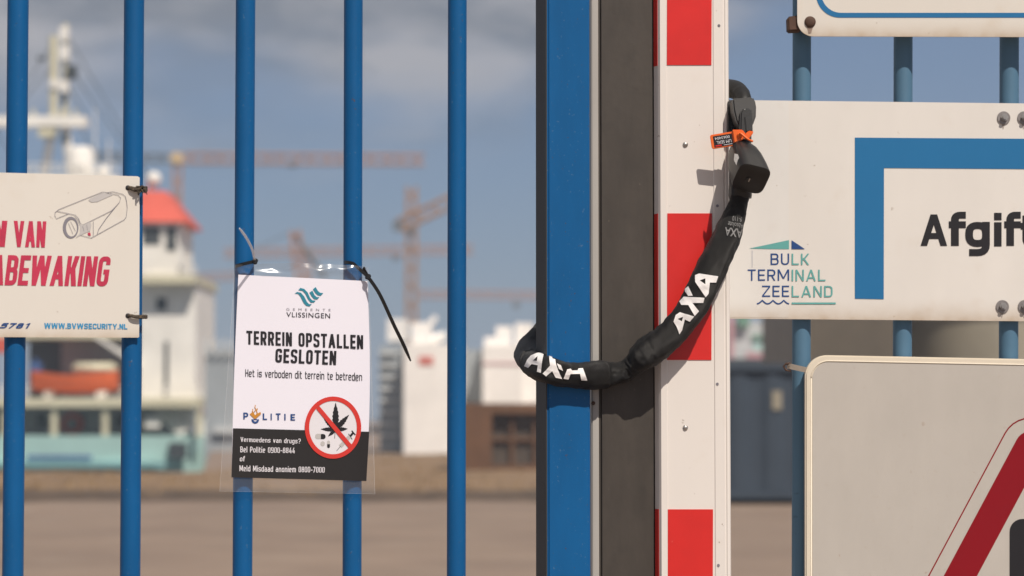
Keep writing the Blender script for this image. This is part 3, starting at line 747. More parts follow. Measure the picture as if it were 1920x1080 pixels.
obj('pictogram_ground', pr.bm, M['paperwhite'], nt_) if False else None
pr.poly(k(circ(*C0, rx, ry, 72)), k(circ(*C0, 230, 257, 72)), mi=0, lift=0.0006)
pr.poly(k([(838, 240), (868, 212), (1185, 590), (1155, 622)]), mi=0, lift=0.0009)
# leaf
cx, cy = 1025, 440
def leaflet(ang, L, w):
    o = []; d = (math.sin(R(ang)), -math.cos(R(ang))); e = (d[1], -d[0]); nseg = 14
    for sgn in (1, -1):
        rng = range(nseg + 1) if sgn == 1 else range(nseg - 1, 0, -1)
        for i in rng:
            t = i / nseg; ww = w * (math.sin(math.pi * t ** 0.8)) * (1.0 if i % 2 else 0.78)
            o.append((cx + d[0] * L * t + e[0] * ww * sgn, cy + d[1] * L * t + e[1] * ww * sgn))
    return o
for a, L, w in ((0, 262, 34), (42, 195, 28), (-44, 180, 28), (86, 118, 22), (-88, 145, 22), (-132, 98, 18)):
    pr.poly(k(leaflet(a, L, w)), mi=2, lift=0.0003)
pr.line(k([(1020, 440), (1016, 525)]), 0.9, mi=2, lift=0.0003)
# pills
pr.poly(k(circ(850, 505, 22, 25, 16, 90, 270) + [(882, 480), (882, 530)]), mi=3, lift=0.0003)
pr.poly(k([(882, 482)] + circ(905, 507, 24, 25, 16, -90, 90) + [(882, 532)]), mi=2, lift=0.0003)
pr.poly(k(circ(900, 575, 21, 24, 24)), mi=3, lift=0.0003)
pr.poly(k([(943, 580)] + circ(957, 560, 14, 15, 12, 180, 360) + [(971, 580)]), mi=3, lift=0.0003)
pr.poly(k([(943, 582)] + [(971, 582)] + circ(957, 603, 14, 15, 12, 0, 180)), mi=2, lift=0.0003)
# syringe
for pts, w, mi in (([(1035, 645), (1075, 597)], 0.8, 2), ([(1070, 603), (1108, 562)], 7, 3), ([(1135, 535), (1165, 500)], 7, 3), ([(1150, 480), (1185, 535)], 1.4, 2), ([(1165, 505), (1195, 470)], 4, 2), ([(1180, 450), (1215, 492)], 2.4, 2)):
    pr.line(k(pts), w, mi=mi, lift=0.0003)
obj('pictogram', pr.bm, [M['redring'], M['paperwhite'], M['blackprint'], M['lightprint']], nt_)
pr = Print(CV, 0.0012, 14)
for s_, q in (('Vermoedens van drugs?', [(451, 819.5), (564, 822.5), (563, 834), (451, 830.5)]), ('Bel Politie 0900-8844', [(450.5, 837), (553, 839.5), (552.5, 850), (450.5, 848)]),
              ('of', [(450, 855), (459.5, 855), (459, 865), (449.5, 865)]), ('Meld Misdaad anoniem 0800-7000', [(449, 872.5), (609, 875.5), (608.5, 886.5), (449, 883.5)])):
    pr.stext(s_, q, s=.135, W=.46, gap=.11)
obj('white_lettering', pr.bm, M['paperwhite'], nt_)
# the clear pouch: two films around the sheet
PO = [(441, 497), (690, 500), (703, 926), (412, 921)]
def pouch_edge(s, t, u, v):
    v += 8 * math.sin(math.pi * s) * (-1 if t == 0 else 0) * 0.6
    return u + (2.5 * math.sin(math.pi * t) if s > .9 else 0), v
bm = sheet(PO, 110, 200, -0.0010, pouch_edge); PO_Z = CV(560, 497).z
for v in bm.verts:
    v.co += PL.n * 0.0006 * noise.noise(v.co * 30)
    zz = min(1, max(0, 1.25 - (PO_Z - v.co.z) / 0.016)); v.co += PL.n * zz * (0.003 + 0.0075 * noise.noise(Vector((v.co.x * 45, v.co.y * 45, v.co.z * 85)) + Vector((0, 0, 3))))
obj('pouch', fix(bm), M['film'], nt_, smooth=True)
pr = Print(CV, 0.0022, 20)
pr.line([(441, 497), (412, 921), (703, 926), (690, 500)], 0.35); 
obj('pouch_seam', pr.bm, M['clear'], nt_)

# cable ties
def flat_strip(bm, pts, ws, th, up):
    """ribbon with width vector along `up` (per-point), thickness th"""
    A = []; pts = [Vector(p) for p in pts]
    for i, p in enumerate(pts):
        t = (pts[min(i + 1, len(pts) - 1)] - pts[max(i - 1, 0)]).normalized()
        u_ = (up - t * up.dot(t)).normalized(); n_ = t.cross(u_); w = ws[i] if isinstance(ws, (list, tuple)) else ws
        A.append([bm.verts.new(p + u_ * (w / 2 * a) + n_ * (th / 2 * b)) for a, b in ((-1, -1), (1, -1), (1, 1), (-1, 1))])
    for i in range(len(A) - 1):
        for k_ in range(4): bm.faces.new((A[i][k_], A[i][(k_ + 1) % 4], A[i + 1][(k_ + 1) % 4], A[i + 1][k_]))
    bm.faces.new(A[0][::-1]); bm.faces.new(A[-1]); return fix(bm)
def cable_tie(label, c_u, c_v, tilt, headu, headv, tail, tailmat, wr):
    c = PL(c_u, c_v); t = thing('cable_tie', label, 'cable tie', c)
    td = Vector((math.cos(R(18)), math.sin(R(18)), 0)); r = 0.0150
    pts = []
    for i in range(29):
        a = R(-60 + 300 * i / 28)      # from the front right, round the back
        d = td * math.cos(a) + (-PL.n) * math.sin(a)
        front = max(0, -math.sin(a))
        pts.append(c + d * r + PL.n * front * 0.0135 + Vector((0, 0, tilt * math.cos(a))))
    hp = PL(headu, headv, 0.031)
    pts = [hp] + pts + [hp]
    bm = bmesh.new(); flat_strip(bm, pts, 0.0048, 0.0013, Vector((0, 0, 1))); obj('loop', bm, M['tie'], t, smooth=True, angle=40)
    bm = bmesh.new(); bmesh.ops.create_cube(bm, size=1.0, matrix=Matrix.Translation(hp) @ Matrix.Rotation(R(18), 4, 'Z') @ Matrix.Rotation(R(20), 4, 'Y') @ Matrix.Diagonal((0.0072, 0.007, 0.0082, 1))); bev(bm, 0.0012)
    obj('head', bm, M['tie'], t, smooth=True, angle=40)
    if tail:
        P_ = [hp] + [PL(u, v, o) for u, v, o in tail]
        P_ = [Vector(p) for p in bezier([list(p) for p in P_], 8)]
        n_ = len(P_); ws = [wr * (1 if i < n_ * .8 else 1 - .75 * (i - n_ * .8) / (n_ * .2)) for i in range(n_)]
        bm = bmesh.new(); flat_strip(bm, P_, ws, 0.0014, Vector((1, -0.3, 0.3)))
        obj('tail', bm, tailmat, t, smooth=True, angle=40)
cable_tie('black cable tie with a clear upward tail at the notice\'s upper left corner', 460, 494, 0.0045, 478, 490, [(473, 468, .055), (462, 446, .088), (449, 428, .122)], M['clear'], 0.0034)
cable_tie('black cable tie with a long black tail hanging to the right of the notice', 664, 500, -0.006, 690, 519, [(712, 552, .040), (738, 608, .042), (756, 645, .040), (770, 677, .038)], M['tie'], 0.0050)

# ------------------------------------------------------------------ signs on the right fence
# top sign
PT = PR.shift(0.044)
org = PT(1720, 66)
ts = thing('white_sign', 'white sign with a thin blue rounded border line, cut off by the photo\'s top edge', 'sign', org)
loop = rrect(1495, -420, 2380, 68, 30, 10)
bm = bmesh.new(); slab(bm, [(u, v + (u - 1495) * 0.003) for u, v in loop], PT, 0.0, -0.003); obj('panel', bm, M['cream'], ts)
pr = Print(PT, 0.0005); pr.poly(rrect(1530, -385, 2345, 33, 45, 12), rrect(1540, -375, 2335, 24, 37, 12)); obj('border_line', pr.bm, M['bluevinyl'], ts)
bm = bmesh.new(); dome(bm, PT(1519, 41, 0.0005), PT.n, 0.0088, 0.004, 20); obj('bolt', fix(bm), M['rust'], ts, smooth=True)
pr = Print(PT, 0.0005); pr.poly([(1509, 44), (1529, 44), (1524, 52), (1521, 62), (1516, 63), (1514, 53)]); obj('rust_stain', pr.bm, M['stain'], ts)
bm = bmesh.new(); slab(bm, [(1477, 31), (1503, 28), (1503, 57), (1478, 58)], PT, -0.0035, -0.03); bev(bm, .002); obj('clamp', bm, M['rust'], ts)

# terminal sign
PK = PR.shift(0.024)
org = PK(1650, 598)
ks = thing('terminal_sign', 'large white sign with blue corner frame, teal and navy harbour logo, black lettering', 'sign', org)
bm = bmesh.new(); slab(bm, [(1330, 187), (2350, 199), (2350, 606), (1330, 597)], PK, 0.0, -0.003); obj('panel', bm, M['white'], ks)
pr = Print(PK, 0.0003); pr.poly([(1345, 190), (1479, 191), (1479, 596), (1345, 594.5)]); M['patch'] = mat('white_overlay_sheet', (0.735, 0.72, 0.69), 0.42, 0.05, 9, [((0.36, 0.29, 0.22), 75, 0.70, 0.6), ((0.58, 0.48, 0.38), 22, 0.58, 0.22)], streak=0.4, edge=0.035); obj('overlay_sheet', pr.bm, M['patch'], ks)
pr = Print(PK, 0.0006); pr.poly([(1603, 258), (2200, 262), (2200, 319), (1657.5, 315), (1657, 561), (1603, 560)]); obj('corner_frame', pr.bm, M['bluevinyl'], ks)
pr = Print(PK, 0.0006)
for ch, q in (('A', (1726, 402, 1776, 461)), ('f', (1779, 397, 1811, 461)), ('g', (1810, 416, 1856, 480)), ('i', (1864, 399, 1878, 462)), ('f', (1883, 397, 1914, 461)), ('t', (1914, 404, 1942, 463)), ('e', (1946, 416, 1990, 464))):
    pr.stext(ch, q, s={'A': .19, 'g': .20, 'e': .22}.get(ch, .20), W={'A': .70, 'f': .66, 'g': .64, 'i': .2, 't': .66, 'e': .62}[ch], r=.30)
obj('black_lettering', pr.bm, M['blackprint'], ks)
k = lambda pts: [(1390 + x / 6.748, 440 + y / 6.75) for x, y in pts]
pn = Print(PK, 0.0008); pt = Print(PK, 0.0008)
pt.poly(k([(100, 175), (603, 68), (603, 182), (350, 181)])); pn.poly(k([(636, 70), (805, 182), (636, 182)]))
pn.line(k([(136, 200), (136, 415)]), 0.45)
for pp, s_, x0, x1, y0, y1 in ((pn, 'BU', 370, 605, 238, 383), (pt, 'LK', 637, 858, 240, 382), (pn, 'TERM', 80, 605, 440, 583), (pt, 'INAL', 637, 1065, 443, 587), (pn, 'ZEE', 262, 605, 645, 787), (pt, 'LAND', 637, 1155, 648, 790)):
    pp.stext(s_, k(rect(x0, y0, x1, y1)), s=.125, W=.66, gap=.18, r=.30)
wv = []
for i in range(31):
    t = i / 30; wv.append((197 + t * 408, 872 - 40 * abs(math.sin(math.pi * (t * 3 + .5))) ** 1.0 * (0 if False else 1) + 0))
wv = [(197 + 408 * i / 36, 875 - 44 * (1 - abs(math.sin(math.pi * (i / 36 * 3 + 0.5 + 0.0)))) ** 1.0) for i in range(37)]
pn.line(k(wv), 2.6); pt.line(k([(637, 869), (1195, 869)]), 3.3)
obj('navy_logo', pn.bm, M['navy'], ks); obj('teal_logo', pt.bm, M['tealprint'], ks)
for u, v in ((1882, 221), (1920, 221), (1879.5, 575), (1921, 575)):
    c = PK(u, v, 0.0005)
    bm = bmesh.new(); tube(bm, [c, c + PK.n * .0015], [0.0102, 0.0098], 24); w_ = obj('washer', fix(bm), M['washer'], ks)
    bm = bmesh.new(); tube(bm, [c + PK.n * .0015 + Vector((.0005, 0, .0005)), c + PK.n * .0055 + Vector((.0005, 0, .0005))], 0.0058, 6); tube(bm, [c + PK.n * .005, c + PK.n * .0085], .003, 10); obj('nut', fix(bm), M['steel'], w_)
    pr = Print(PK, 0.0004); pr.poly([(u - 5, v + 9), (u + 3, v + 9), (u + 1, v + 16), (u - 1, v + 22), (u - 3, v + 16)]); obj('stain', pr.bm, M['drip'], ks)

# warning sign
PW = PR.shift(0.036)
org = PW(1700, 1080)
ws_ = thing('warning_sign', 'large grey sign with cream rounded edge and a red warning triangle', 'sign', org)
tl = lambda pts: [(u - (v - 665) * 0.003 * 0, v + (u - 1510) * 0.0195) for u, v in pts]
outer = rrect(1510, 665, 2420, 1700, 42, 12)
bm = bmesh.new(); slab(bm, tl(outer), PW, 0.0, -0.018); bev(bm, 0.002, 2); obj('panel', bm, M['signedge'], ws_, smooth=True, angle=35)
inn = rrect(1523.5, 678.5, 2406, 1688, 31, 12)
pr = Print(PW, 0.0005); pr.poly(tl(inn)); obj('grey_face', pr.bm, M['greysign'], ws_)
# raised lip round the face
pr = bmesh.new(); lp = [PW(u, v, 0.0002) for u, v in tl(rrect(1521, 676, 2409, 1690, 33, 12))]; tube(pr, lp + [lp[0]], 0.0010, 8); obj('lip', pr, M['signedge'], ws_, smooth=True)
def rtri(cx, ytop, hw, hgt, r):
    """triangle with rounded corners, apex up; apex and base corners are the sharp ones"""
    P = [Vector((cx, ytop)), Vector((cx + hw, ytop + hgt)), Vector((cx - hw, ytop + hgt))]; o = []
    for i in range(3):
        p, a, b = P[i], P[i - 1], P[(i + 1) % 3]; da = (a - p).normalized(); db = (b - p).normalized()
        ha = math.acos(max(-1, min(1, da.dot(db)))) / 2; L = r / math.tan(ha); c = p + (da + db).normalized() * (r / math.sin(ha))
        s = p + da * L - c; e = p + db * L - c; a0 = math.atan2(s.y, s.x); a1 = math.atan2(e.y, e.x); d = (a1 - a0 + math.pi) % (2 * math.pi) - math.pi
        o += [(c.x + r * math.cos(a0 + d * t / 10), c.y + r * math.sin(a0 + d * t / 10)) for t in range(11)]
    return o
ax = 1932
T = lambda ex: rtri(ax, 721 - ex * 2.12, 0.535 * (620 + ex * 3.12), 620 + ex * 3.12, max(55 + ex, 3))
pr = Print(PW, 0.0009)
pr.poly(T(0), T(-2.4)); 
pr.poly(T(-26), T(-81))
obj('red_triangle', pr.bm, M['signred'], ws_)
pr = Print(PW, 0.0009); pr.poly(rrect(1893, 973, 1975, 1150, 24, 8)); obj('black_symbol', pr.bm, M['blackprint'], ws_)
# strap
org = PW(1490, 690)
st = thing('steel_strap', 'small bent steel strap holding the grey sign to a teal bar', 'strap', org)
bm = bmesh.new(); flat_strip(bm, [PW(1513, 694, -0.004), PW(1504, 692, -0.001), PW(1482, 687, -0.002), PW(1476, 686, -0.006)], 0.0082, 0.0012, Vector((0, 0, 1))); obj('band', bm, M['strap'], st)
bm = bmesh.new(); pts = [PW(u, v, o) for u, v, o in ((1482, 681, -.004), (1474, 682, -.004), (1469, 687, -.006), (1474, 694, -.006), (1482, 696, -.004), (1480, 688, -.004), (1482, 681, -.004))]
tube(bm, pts, 0.0016, 8); obj('buckle', bm, M['rust'], st, smooth=True)

# ------------------------------------------------------------------ chain lock
CH = [  # u, v, depth y, half width px across, half thickness m
    (1335, 165, 3.735, 24, .017), (1240, 300, 3.79, 24, .017), (1120, 480, 3.80, 24, .017), (1040, 600, 3.79, 24, .017), (1008, 640, 3.755, 25, .018),
    (992, 660, 3.71, 27, .019), (1000, 681, 3.620, 27, .019), (1030, 695, 3.555, 25, .018), (1066, 703, 3.562, 24, .017), (1106, 704, 3.575, 27, .020),
    (1136, 702, 3.590, 25, .019), (1160, 700, 3.588, 21, .018), (1178, 692, 3.586, 20, .017), (1191, 682, 3.581, 22, .018), (1203, 670, 3.574, 26, .020), (1222, 655, 3.568, 31, .021), (1246, 638, 3.562, 28, .019),
    (1274, 610, 3.560, 27, .018), (1300, 572, 3.560, 28, .019), (1322, 528, 3.560, 29, .019), (1345, 484, 3.562, 28, .018), (1362, 444, 3.568, 26, .018), (1377, 405, 3.575, 22, .016), (1384, 380, 3.58, 17, .015), (1387, 362, 3.583, 20, .016)]
org = at(1300, 700, 3.56)
lock = thing('chain_lock', 'black fabric-sleeved chain lock looped round the blue stile and the striped arm', 'chain lock', org)
rows = bezier(CH, 10)
bm = bmesh.new(); uvl = bm.loops.layers.uv.new('UVMap'); rings = []; NK = 40
cent = [at(r[0], r[1], r[2]) for r in rows]; prevs = None
for i, r in enumerate(rows):
    t = (cent[min(i + 1, len(cent) - 1)] - cent[max(i - 1, 0)]).normalized()
    vd = (CAM - cent[i]).normalized()
    side = t.cross(vd)
    if side.length < 0.25 and prevs: side = prevs
    side = side.normalized()
    if prevs and side.dot(prevs) < 0: side = -side
    if prevs: side = (side * 0.5 + prevs * 0.5); side = (side - t * side.dot(t)).normalized()
    prevs = side; dep = side.cross(t).normalized()
    w = r[3] / F * r[2]; ring = []
    for k_ in range(NK):
        a = 2 * math.pi * k_ / NK
        q = Vector((i * 0.11, math.cos(a) * 1.4, math.sin(a) * 1.4))
        wr = 1 + 0.13 * noise.noise(q * 0.8) + 0.055 * noise.noise(q * 2.3 + Vector((5, 0, 0))) + 0.03 * noise.noise(Vector((i * 0.5, a * 3, 2))) + 0.032 * (1 - abs(noise.noise(q * 1.3 + Vector((2, 7, 1))))) ** 6 - 0.02 - 0.07 * max(0, noise.noise(Vector((i * 0.22 + math.cos(a), a * 0.7, 9)))) 
        sq = 1.0 / (abs(math.cos(a)) ** 2.6 + abs(math.sin(a)) ** 2.6) ** (1 / 2.6)
        ring.append(bm.verts.new(cent[i] + (side * math.cos(a) * w + dep * math.sin(a) * r[4]) * wr * sq))
    rings.append(ring)
for i in range(len(rings) - 1):
    for k_ in range(NK):
        f = bm.faces.new((rings[i][k_], rings[i][(k_ + 1) % NK], rings[i + 1][(k_ + 1) % NK], rings[i + 1][k_]))
        for lp, (a, b) in zip(f.loops, ((i, k_), (i, k_ + 1), (i + 1, k_ + 1), (i + 1, k_))): lp[uvl].uv = (a * 0.12, b * 0.1)
bm.faces.new(rings[0]); bm.faces.new(rings[-1][::-1]); fix(bm)
bvh = BVHTree.FromBMesh(bm)
obj('sleeve', bm, M['fabric'], lock, smooth=True)
def onsleeve(u, v, off=0.0):
    d = ray(u, v).normalized(); h_, n_, _, _ = bvh.ray_cast(CAM, d)
    if h_ is None:
        h_, n_, _, _ = bvh.find_nearest(at(u, v, 3.56))
    if n_.dot(d) > 0: n_ = -n_
    return h_ + n_ * off - d * off
M['whiteprint'] = mat('white_sleeve_print', (0.85, 0.83, 0.82), 0.5, 0.05, 60)
M['dimprint'] = mat('worn_grey_print', (0.20, 0.20, 0.20), 0.6, 0.2, 100)
k = lambda pts: [(960 + x / 5.141, 590 + y / 5.143) for x, y in pts]
pr = Print(onsleeve, 0.0007, 4)
pr.poly(k([(120, 498), (150, 435), (185, 395), (240, 372), (310, 360), (295, 440), (280, 562), (243, 550), (252, 490), (192, 478), (160, 514)]), k([(207, 442), (248, 402), (243, 447)]))
pr.poly(k([(355, 388), (412, 402), (420, 465), (445, 540), (482, 620), (420, 608), (388, 545), (330, 595), (297, 570), (368, 492)]))
pr.poly(k([(432, 470), (470, 488), (490, 542), (452, 522)]))
pr.poly(k([(495, 617), (530, 527), (565, 522), (575, 538), (632, 536), (640, 520), (682, 517), (725, 634), (668, 632), (655, 572), (562, 572), (542, 624)]))
obj('white_lettering', pr.bm, M['whiteprint'], lock); pr = Print(onsleeve, 0.0007, 4)
k = lambda pts: [(1240 + x / 3.855, 360 + y / 3.857) for x, y in pts]
pr.poly(k([(88, 938), (105, 890), (135, 870), (237, 900), (205, 938), (170, 922), (150, 1000), (130, 1030), (113, 980)]), k([(118, 918), (158, 902), (148, 935)]))
pr.poly(k([(132, 792), (165, 757), (312, 765), (302, 802), (225, 803), (272, 862), (240, 897), (195, 818), (145, 818)]))
pr.poly(k([(165, 707), (197, 682), (227, 750), (195, 752)]))
pr.poly(k([(245, 602), (275, 590), (410, 610), (395, 655), (350, 655), (340, 735), (320, 762), (245, 650)]), k([(278, 640), (318, 625), (318, 668)]))
obj('white_lettering', pr.bm, M['whiteprint'], lock)
pr = Print(onsleeve, 0.0006, 4)
pr.text('AXA', [(1360, 426), (1392, 430), (1391, 447), (1358, 441)], bold=0.02, rot180=True)
pr.text('Absolute', [(1366, 415), (1393, 420), (1393, 429), (1364, 425)], rot180=True)
pr.text('9-110', [(1374, 405), (1391, 408), (1390, 416), (1373, 414)], rot180=True)
obj('grey_lettering', pr.bm, M['dimprint'], lock)
# lock body: lofted from sections leaning out towards the camera
def loft(secs, n=40, e=3.2):
    """secs: centre, half width vector, half height vector"""
    bm = bmesh.new(); rr = []
    for c, a, b in secs:
        ring = []
        for k_ in range(n):
            t = 2 * math.pi * k_ / n; q = 1 / (abs(math.cos(t)) ** e + abs(math.sin(t)) ** e) ** (1 / e)
            ring.append(bm.verts.new(c + a * math.cos(t) * q + b * math.sin(t) * q))
        rr.append(ring)
    for i in range(len(rr) - 1):
        for k_ in range(n): bm.faces.new((rr[i][k_], rr[i][(k_ + 1) % n], rr[i + 1][(k_ + 1) % n], rr[i + 1][k_]))
    bm.faces.new(rr[0][::-1]); bm.faces.new(rr[-1]); return fix(bm)
px = 3.56 / F
axis = Vector((0.15, -0.70, -0.70)).normalized()
wv_ = axis.cross(Vector((0, 0, 1))).normalized(); wv_ = (wv_ + Vector((0, 0, -0.22)) * (1 if wv_.x > 0 else -1)).normalized(); hv_ = axis.cross(wv_).normalized()
cE = at(1409, 336, 3.527)
secs = []
for d_, w, h_ in ((0.080, 15, 13), (0.074, 19, 18), (0.060, 24, 25), (0.042, 28, 29), (0.022, 30, 31), (0.006, 31, 31), (0.001, 31, 31), (0.0, 29.5, 29.5)):
    secs.append((cE - axis * d_, wv_ * w * px, hv_ * h_ * px))
body = obj('lock_body', loft(secs, 44, 4.6), M['blackplastic'], lock, smooth=True, angle=40)
bm = bmesh.new(); kc = cE + hv_ * (0.002) + wv_ * .003
tube(bm, [kc - axis * .001, kc + axis * .0008], 0.0052, 20); 
obj('keyhole_cover', fix(bm), M['tie'], body)
bm = bmesh.new(); hexa(bm, [kc + axis * .001 + wv_ * a * .0008 + hv_ * b * .003 for a, b in ((-1, -1), (1, -1), (1, 1), (-1, 1))], [kc + axis * .0005 + wv_ * a * .0008 + hv_ * b * .003 for a, b in ((-1, -1), (1, -1), (1, 1), (-1, 1))]); obj('keyhole', fix(bm), M['steel'], body)
# sticker on the left flank of the body
M['sticker'] = mat('silver_sticker', (0.55, 0.54, 0.52), 0.4, 0.25, 400)
bm = bmesh.new(); slab(bm, [(1377, 288), (1383, 289), (1394, 319), (1387, 323), (1376, 300)], Plane(at(1385, 305, 3.524), -20), 0.0, -0.001); obj('sticker', bm, M['sticker'], body)
# collar gripping the sleeve, behind the body
secs = []
for u, v, y, w, th in ((1388, 372, 3.583, 21, .017), (1388, 366, 3.583, 22, .018), (1388, 345, 3.580, 21, .018), (1387, 320, 3.578, 20, .018), (1388, 290, 3.580, 19, .017), (1391, 262, 3.583, 18, .016), (1394, 246, 3.586, 15, .013)):
    c = at(u, v, y); secs.append((c, Vector((w * px, 0, 0)), Vector((0, th, 0))))
obj('collar', loft(secs, 32, 2.5), M['blackplastic'], lock, smooth=True, angle=40)
# sleeve end over the top, plastic link cap and tongue
bm = bmesh.new()
pts = bezier([(1338, 172, 3.70, 17), (1362, 166, 3.675, 18), (1382, 170, 3.64, 18), (1393, 184, 3.612, 16), (1394, 200, 3.60, 14)], 8)
tube(bm, [at(p[0], p[1], p[2]) for p in pts], [p[3] * px * (1 + .08 * noise.noise(Vector((i * .6, 0, 3)))) for i, p in enumerate(pts)], 20); obj('sleeve_end', fix(bm), M['fabric'], lock, smooth=True)
PCp = Plane(at(1395, 215, 3.577), 8).tilted(0.16)
bm = bmesh.new(); slab(bm, [(1373, 184), (1390, 183), (1412, 181), (1416, 186), (1418.5, 200), (1418, 218), (1413, 232), (1406, 240), (1388, 240), (1380, 226), (1375, 205)], PCp, 0.0, -0.026); bev(bm, .004, 3); M['capplastic'] = mat('grey_black_plastic', (0.035, 0.034, 0.033), 0.45, 0.12, 30); obj('link_cap', bm, M['capplastic'], lock, smooth=True, angle=35)
bm = bmesh.new(); slab(bm, [(1388, 212), (1391, 205), (1397, 202), (1408, 203), (1411, 208), (1412, 245), (1410, 252), (1387, 252)], PCp, 0.0065, -0.010); bev(bm, .003, 3); obj('tongue', bm, M['blackplastic'], lock, smooth=True, angle=35)
bm = bmesh.new(); slab(bm, [(1396, 218), (1410, 216), (1411, 245), (1399, 247)], PCp, 0.0085, 0.005); bev(bm, .001, 2); obj('tongue_rib', bm, M['blackplastic'], lock, smooth=True, angle=35)
bm = bmesh.new(); slab(bm, [(1366, 185), (1378, 190), (1382, 215), (1392, 238), (1392, 256), (1367, 256)], PCp, -0.02, -0.045); bev(bm, .003, 2); obj('link_shell', bm, M['blackplastic'], lock, smooth=True, angle=35)

# seal
PG = Plane(at(1358, 262, 3.565), -6)
org = at(1375, 262, 3.56)
sl = thing('security_seal', 'orange plastic security seal with a black number plate hung on the lock', 'seal', org)
rot = lambda pts, c, a: [(c[0] + (x - c[0]) * math.cos(R(a)) - (y - c[1]) * math.sin(R(a)), c[1] + (x - c[0]) * math.sin(R(a)) + (y - c[1]) * math.cos(R(a))) for x, y in pts]
flag = rot(rrect(1332.5, 249.5, 1378, 276.5, 4, 5, 'ad'), (1355, 263), -9)
bm = bmesh.new(); slab(bm, flag, PG, 0.0, -0.0022); bev(bm, .0006, 2); obj('flag', bm, M['orange'], sl, smooth=True, angle=40)
pr = Print(PG, 0.0004); pr.poly(rot(rect(1338, 253, 1373.5, 274), (1355, 263), -9)); obj('number_plate', pr.bm, M['blackprint'], sl)
pr = Print(PG, 0.0007)
pr.text('0063404', rot(rect(1341, 255.5, 1369, 260.5), (1355, 263), -9), rot180=True)
pr.text('UM SEAL', rot(rect(1343, 263, 1371, 269), (1355, 263), -9), rot180=True)
pr.line(rot([(1356, 272), (1372, 272)], (1355, 263), -9), 0.9)
pr.line(rot([(1340, 271.7), (1352, 271.7)], (1355, 263), -9), 2.4, mi=1)
obj('lettering', pr.bm, [M['paperwhite'], M['redtape']], sl)
bm = bmesh.new(); slab(bm, [(1373, 243), (1392, 243), (1399, 252), (1392, 262), (1380, 268), (1377, 270)], PG, 0.0035, -0.002); bev(bm, .001, 2); obj('socket', bm, M['orange'], sl, smooth=True, angle=40)
bm = bmesh.new(); slab(bm, [(1398, 250), (1404, 245), (1413, 246), (1411, 251), (1402, 262), (1395, 260)], PG, 0.0035, 0.000); bev(bm, .0008, 2); obj('latch', bm, M['orange'], sl, smooth=True, angle=40)
bm = bmesh.new(); L_ = [PG(u, v, o) for u, v, o in ((1386, 258, .004), (1388, 250, .008), (1396, 256, .009), (1404, 262, .008), (1411, 265, .004))]; tube(bm, [Vector(p) for p in bezier([list(p) for p in L_], 6)], 0.0017, 8)
dome(bm, PG(1387, 254, .003), PG.n, .0045, .004)
obj('loop', fix(bm), M['orange'], sl, smooth=True)

# ------------------------------------------------------------------ far things
def pbox(bm, u0, v0, u1, v1, Y, dep, mi=0):
    """box whose front covers a pixel rectangle at distance Y"""
    a = at(u0, v0, Y); b = at(u1, v1, Y); box(bm, a.x, b.x, Y, Y + dep, b.z, a.z, mi); return bm
def part(name, parent, m, *boxes, merged=False):
    if merged:
        bm = bmesh.new()
        for b in boxes: pbox(bm, *b)
        return obj(name, fix(bm), m, parent)
    for b in boxes: o = obj(name, fix(pbox(bmesh.new(), *b)), m, parent)
    return o
def base(u, Y, z=0.0): p = at(u, 700, Y); return (p.x, Y, z)
YS = 110.0
ship = thing('ship', 'white and pale teal harbour ship with a red wheelhouse roof moored behind the gate', 'ship', base(150, YS, -1.2))
# hull with raked stern
bm = bmesh.new()
zt, zb = at(0, 817, YS).z, -1.9
def hull_sec(u, z, y): return Vector((at(u, 700, YS).x, y, z))
prof = [(-520, 0.0), (0, 0.0), (250, 0.0), (340, 0.3), (385, 1.6), (392, 4)]
fr = [(hull_sec(u, zt, YS + d), hull_sec(u - (6 if u > 300 else 0), zb, YS + d + .3)) for u, d in prof]
bk = [(hull_sec(u, zt, YS + 11 - d), hull_sec(u - (6 if u > 300 else 0), zb, YS + 10.7 - d)) for u, d in prof]
loop = fr + bk[::-1]
tv = [bm.verts.new(a) for a, b in loop]; bv = [bm.verts.new(b) for a, b in loop]; n = len(loop)
for i in range(n): bm.faces.new((tv[i], tv[(i + 1) % n], bv[(i + 1) % n], bv[i]))
bm.faces.new(tv); bm.faces.new(bv[::-1]); obj('hull', fix(bm), M['ship_teal'], ship)
part('rubbing_strake', ship, M['ship_teal_dark'], (-500, 866, 310, 876, YS - .25, .4))
part('name_stripe', ship, M['ship_blue'], (50, 854, 172, 861, YS - .03, .03))
part('stern_opening', ship, M['ship_dark'], (316, 830, 349, 860, YS - .05, .3))
part('side_wall', ship, M['ship_grey'], (-520, 760, 330, 830, YS + 2.6, 6))
part('upper_deck', ship, M['ship_cream'], (-520, 746, 374, 763, YS - .1, 9.5))
for u in (-200, -90, 10, 101, 197, 372): part('pillar', ship, M['ship_cream'], (u - 5, 763, u + 5, 818, YS + .1, .25))
bm = bmesh.new(); c = at(135, 795, YS + 2.5); tube(bm, [c + Vector((math.cos(a), 0, math.sin(a))) * .42 for a in [2 * math.pi * i / 20 for i in range(21)]], .11, 8); obj('life_ring', bm, M['ship_red'], ship)
for u in (78, 150, 225): part('porthole', ship, M['ship_dark'], (u - 9, 776, u + 9, 802, YS + 2.55, .04))
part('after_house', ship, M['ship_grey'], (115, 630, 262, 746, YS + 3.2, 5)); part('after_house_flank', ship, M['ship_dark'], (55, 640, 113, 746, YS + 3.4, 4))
part('boat_deck_edge', ship, M['ship_cream'], (-520, 622, 265, 634, YS + 1.4, 7.5))
part('deckhouse', ship, M['ship_white'], (262, 530, 366, 746, YS + 1.2, 7), (-300, 430, 262, 622, YS + 2.5, 6))
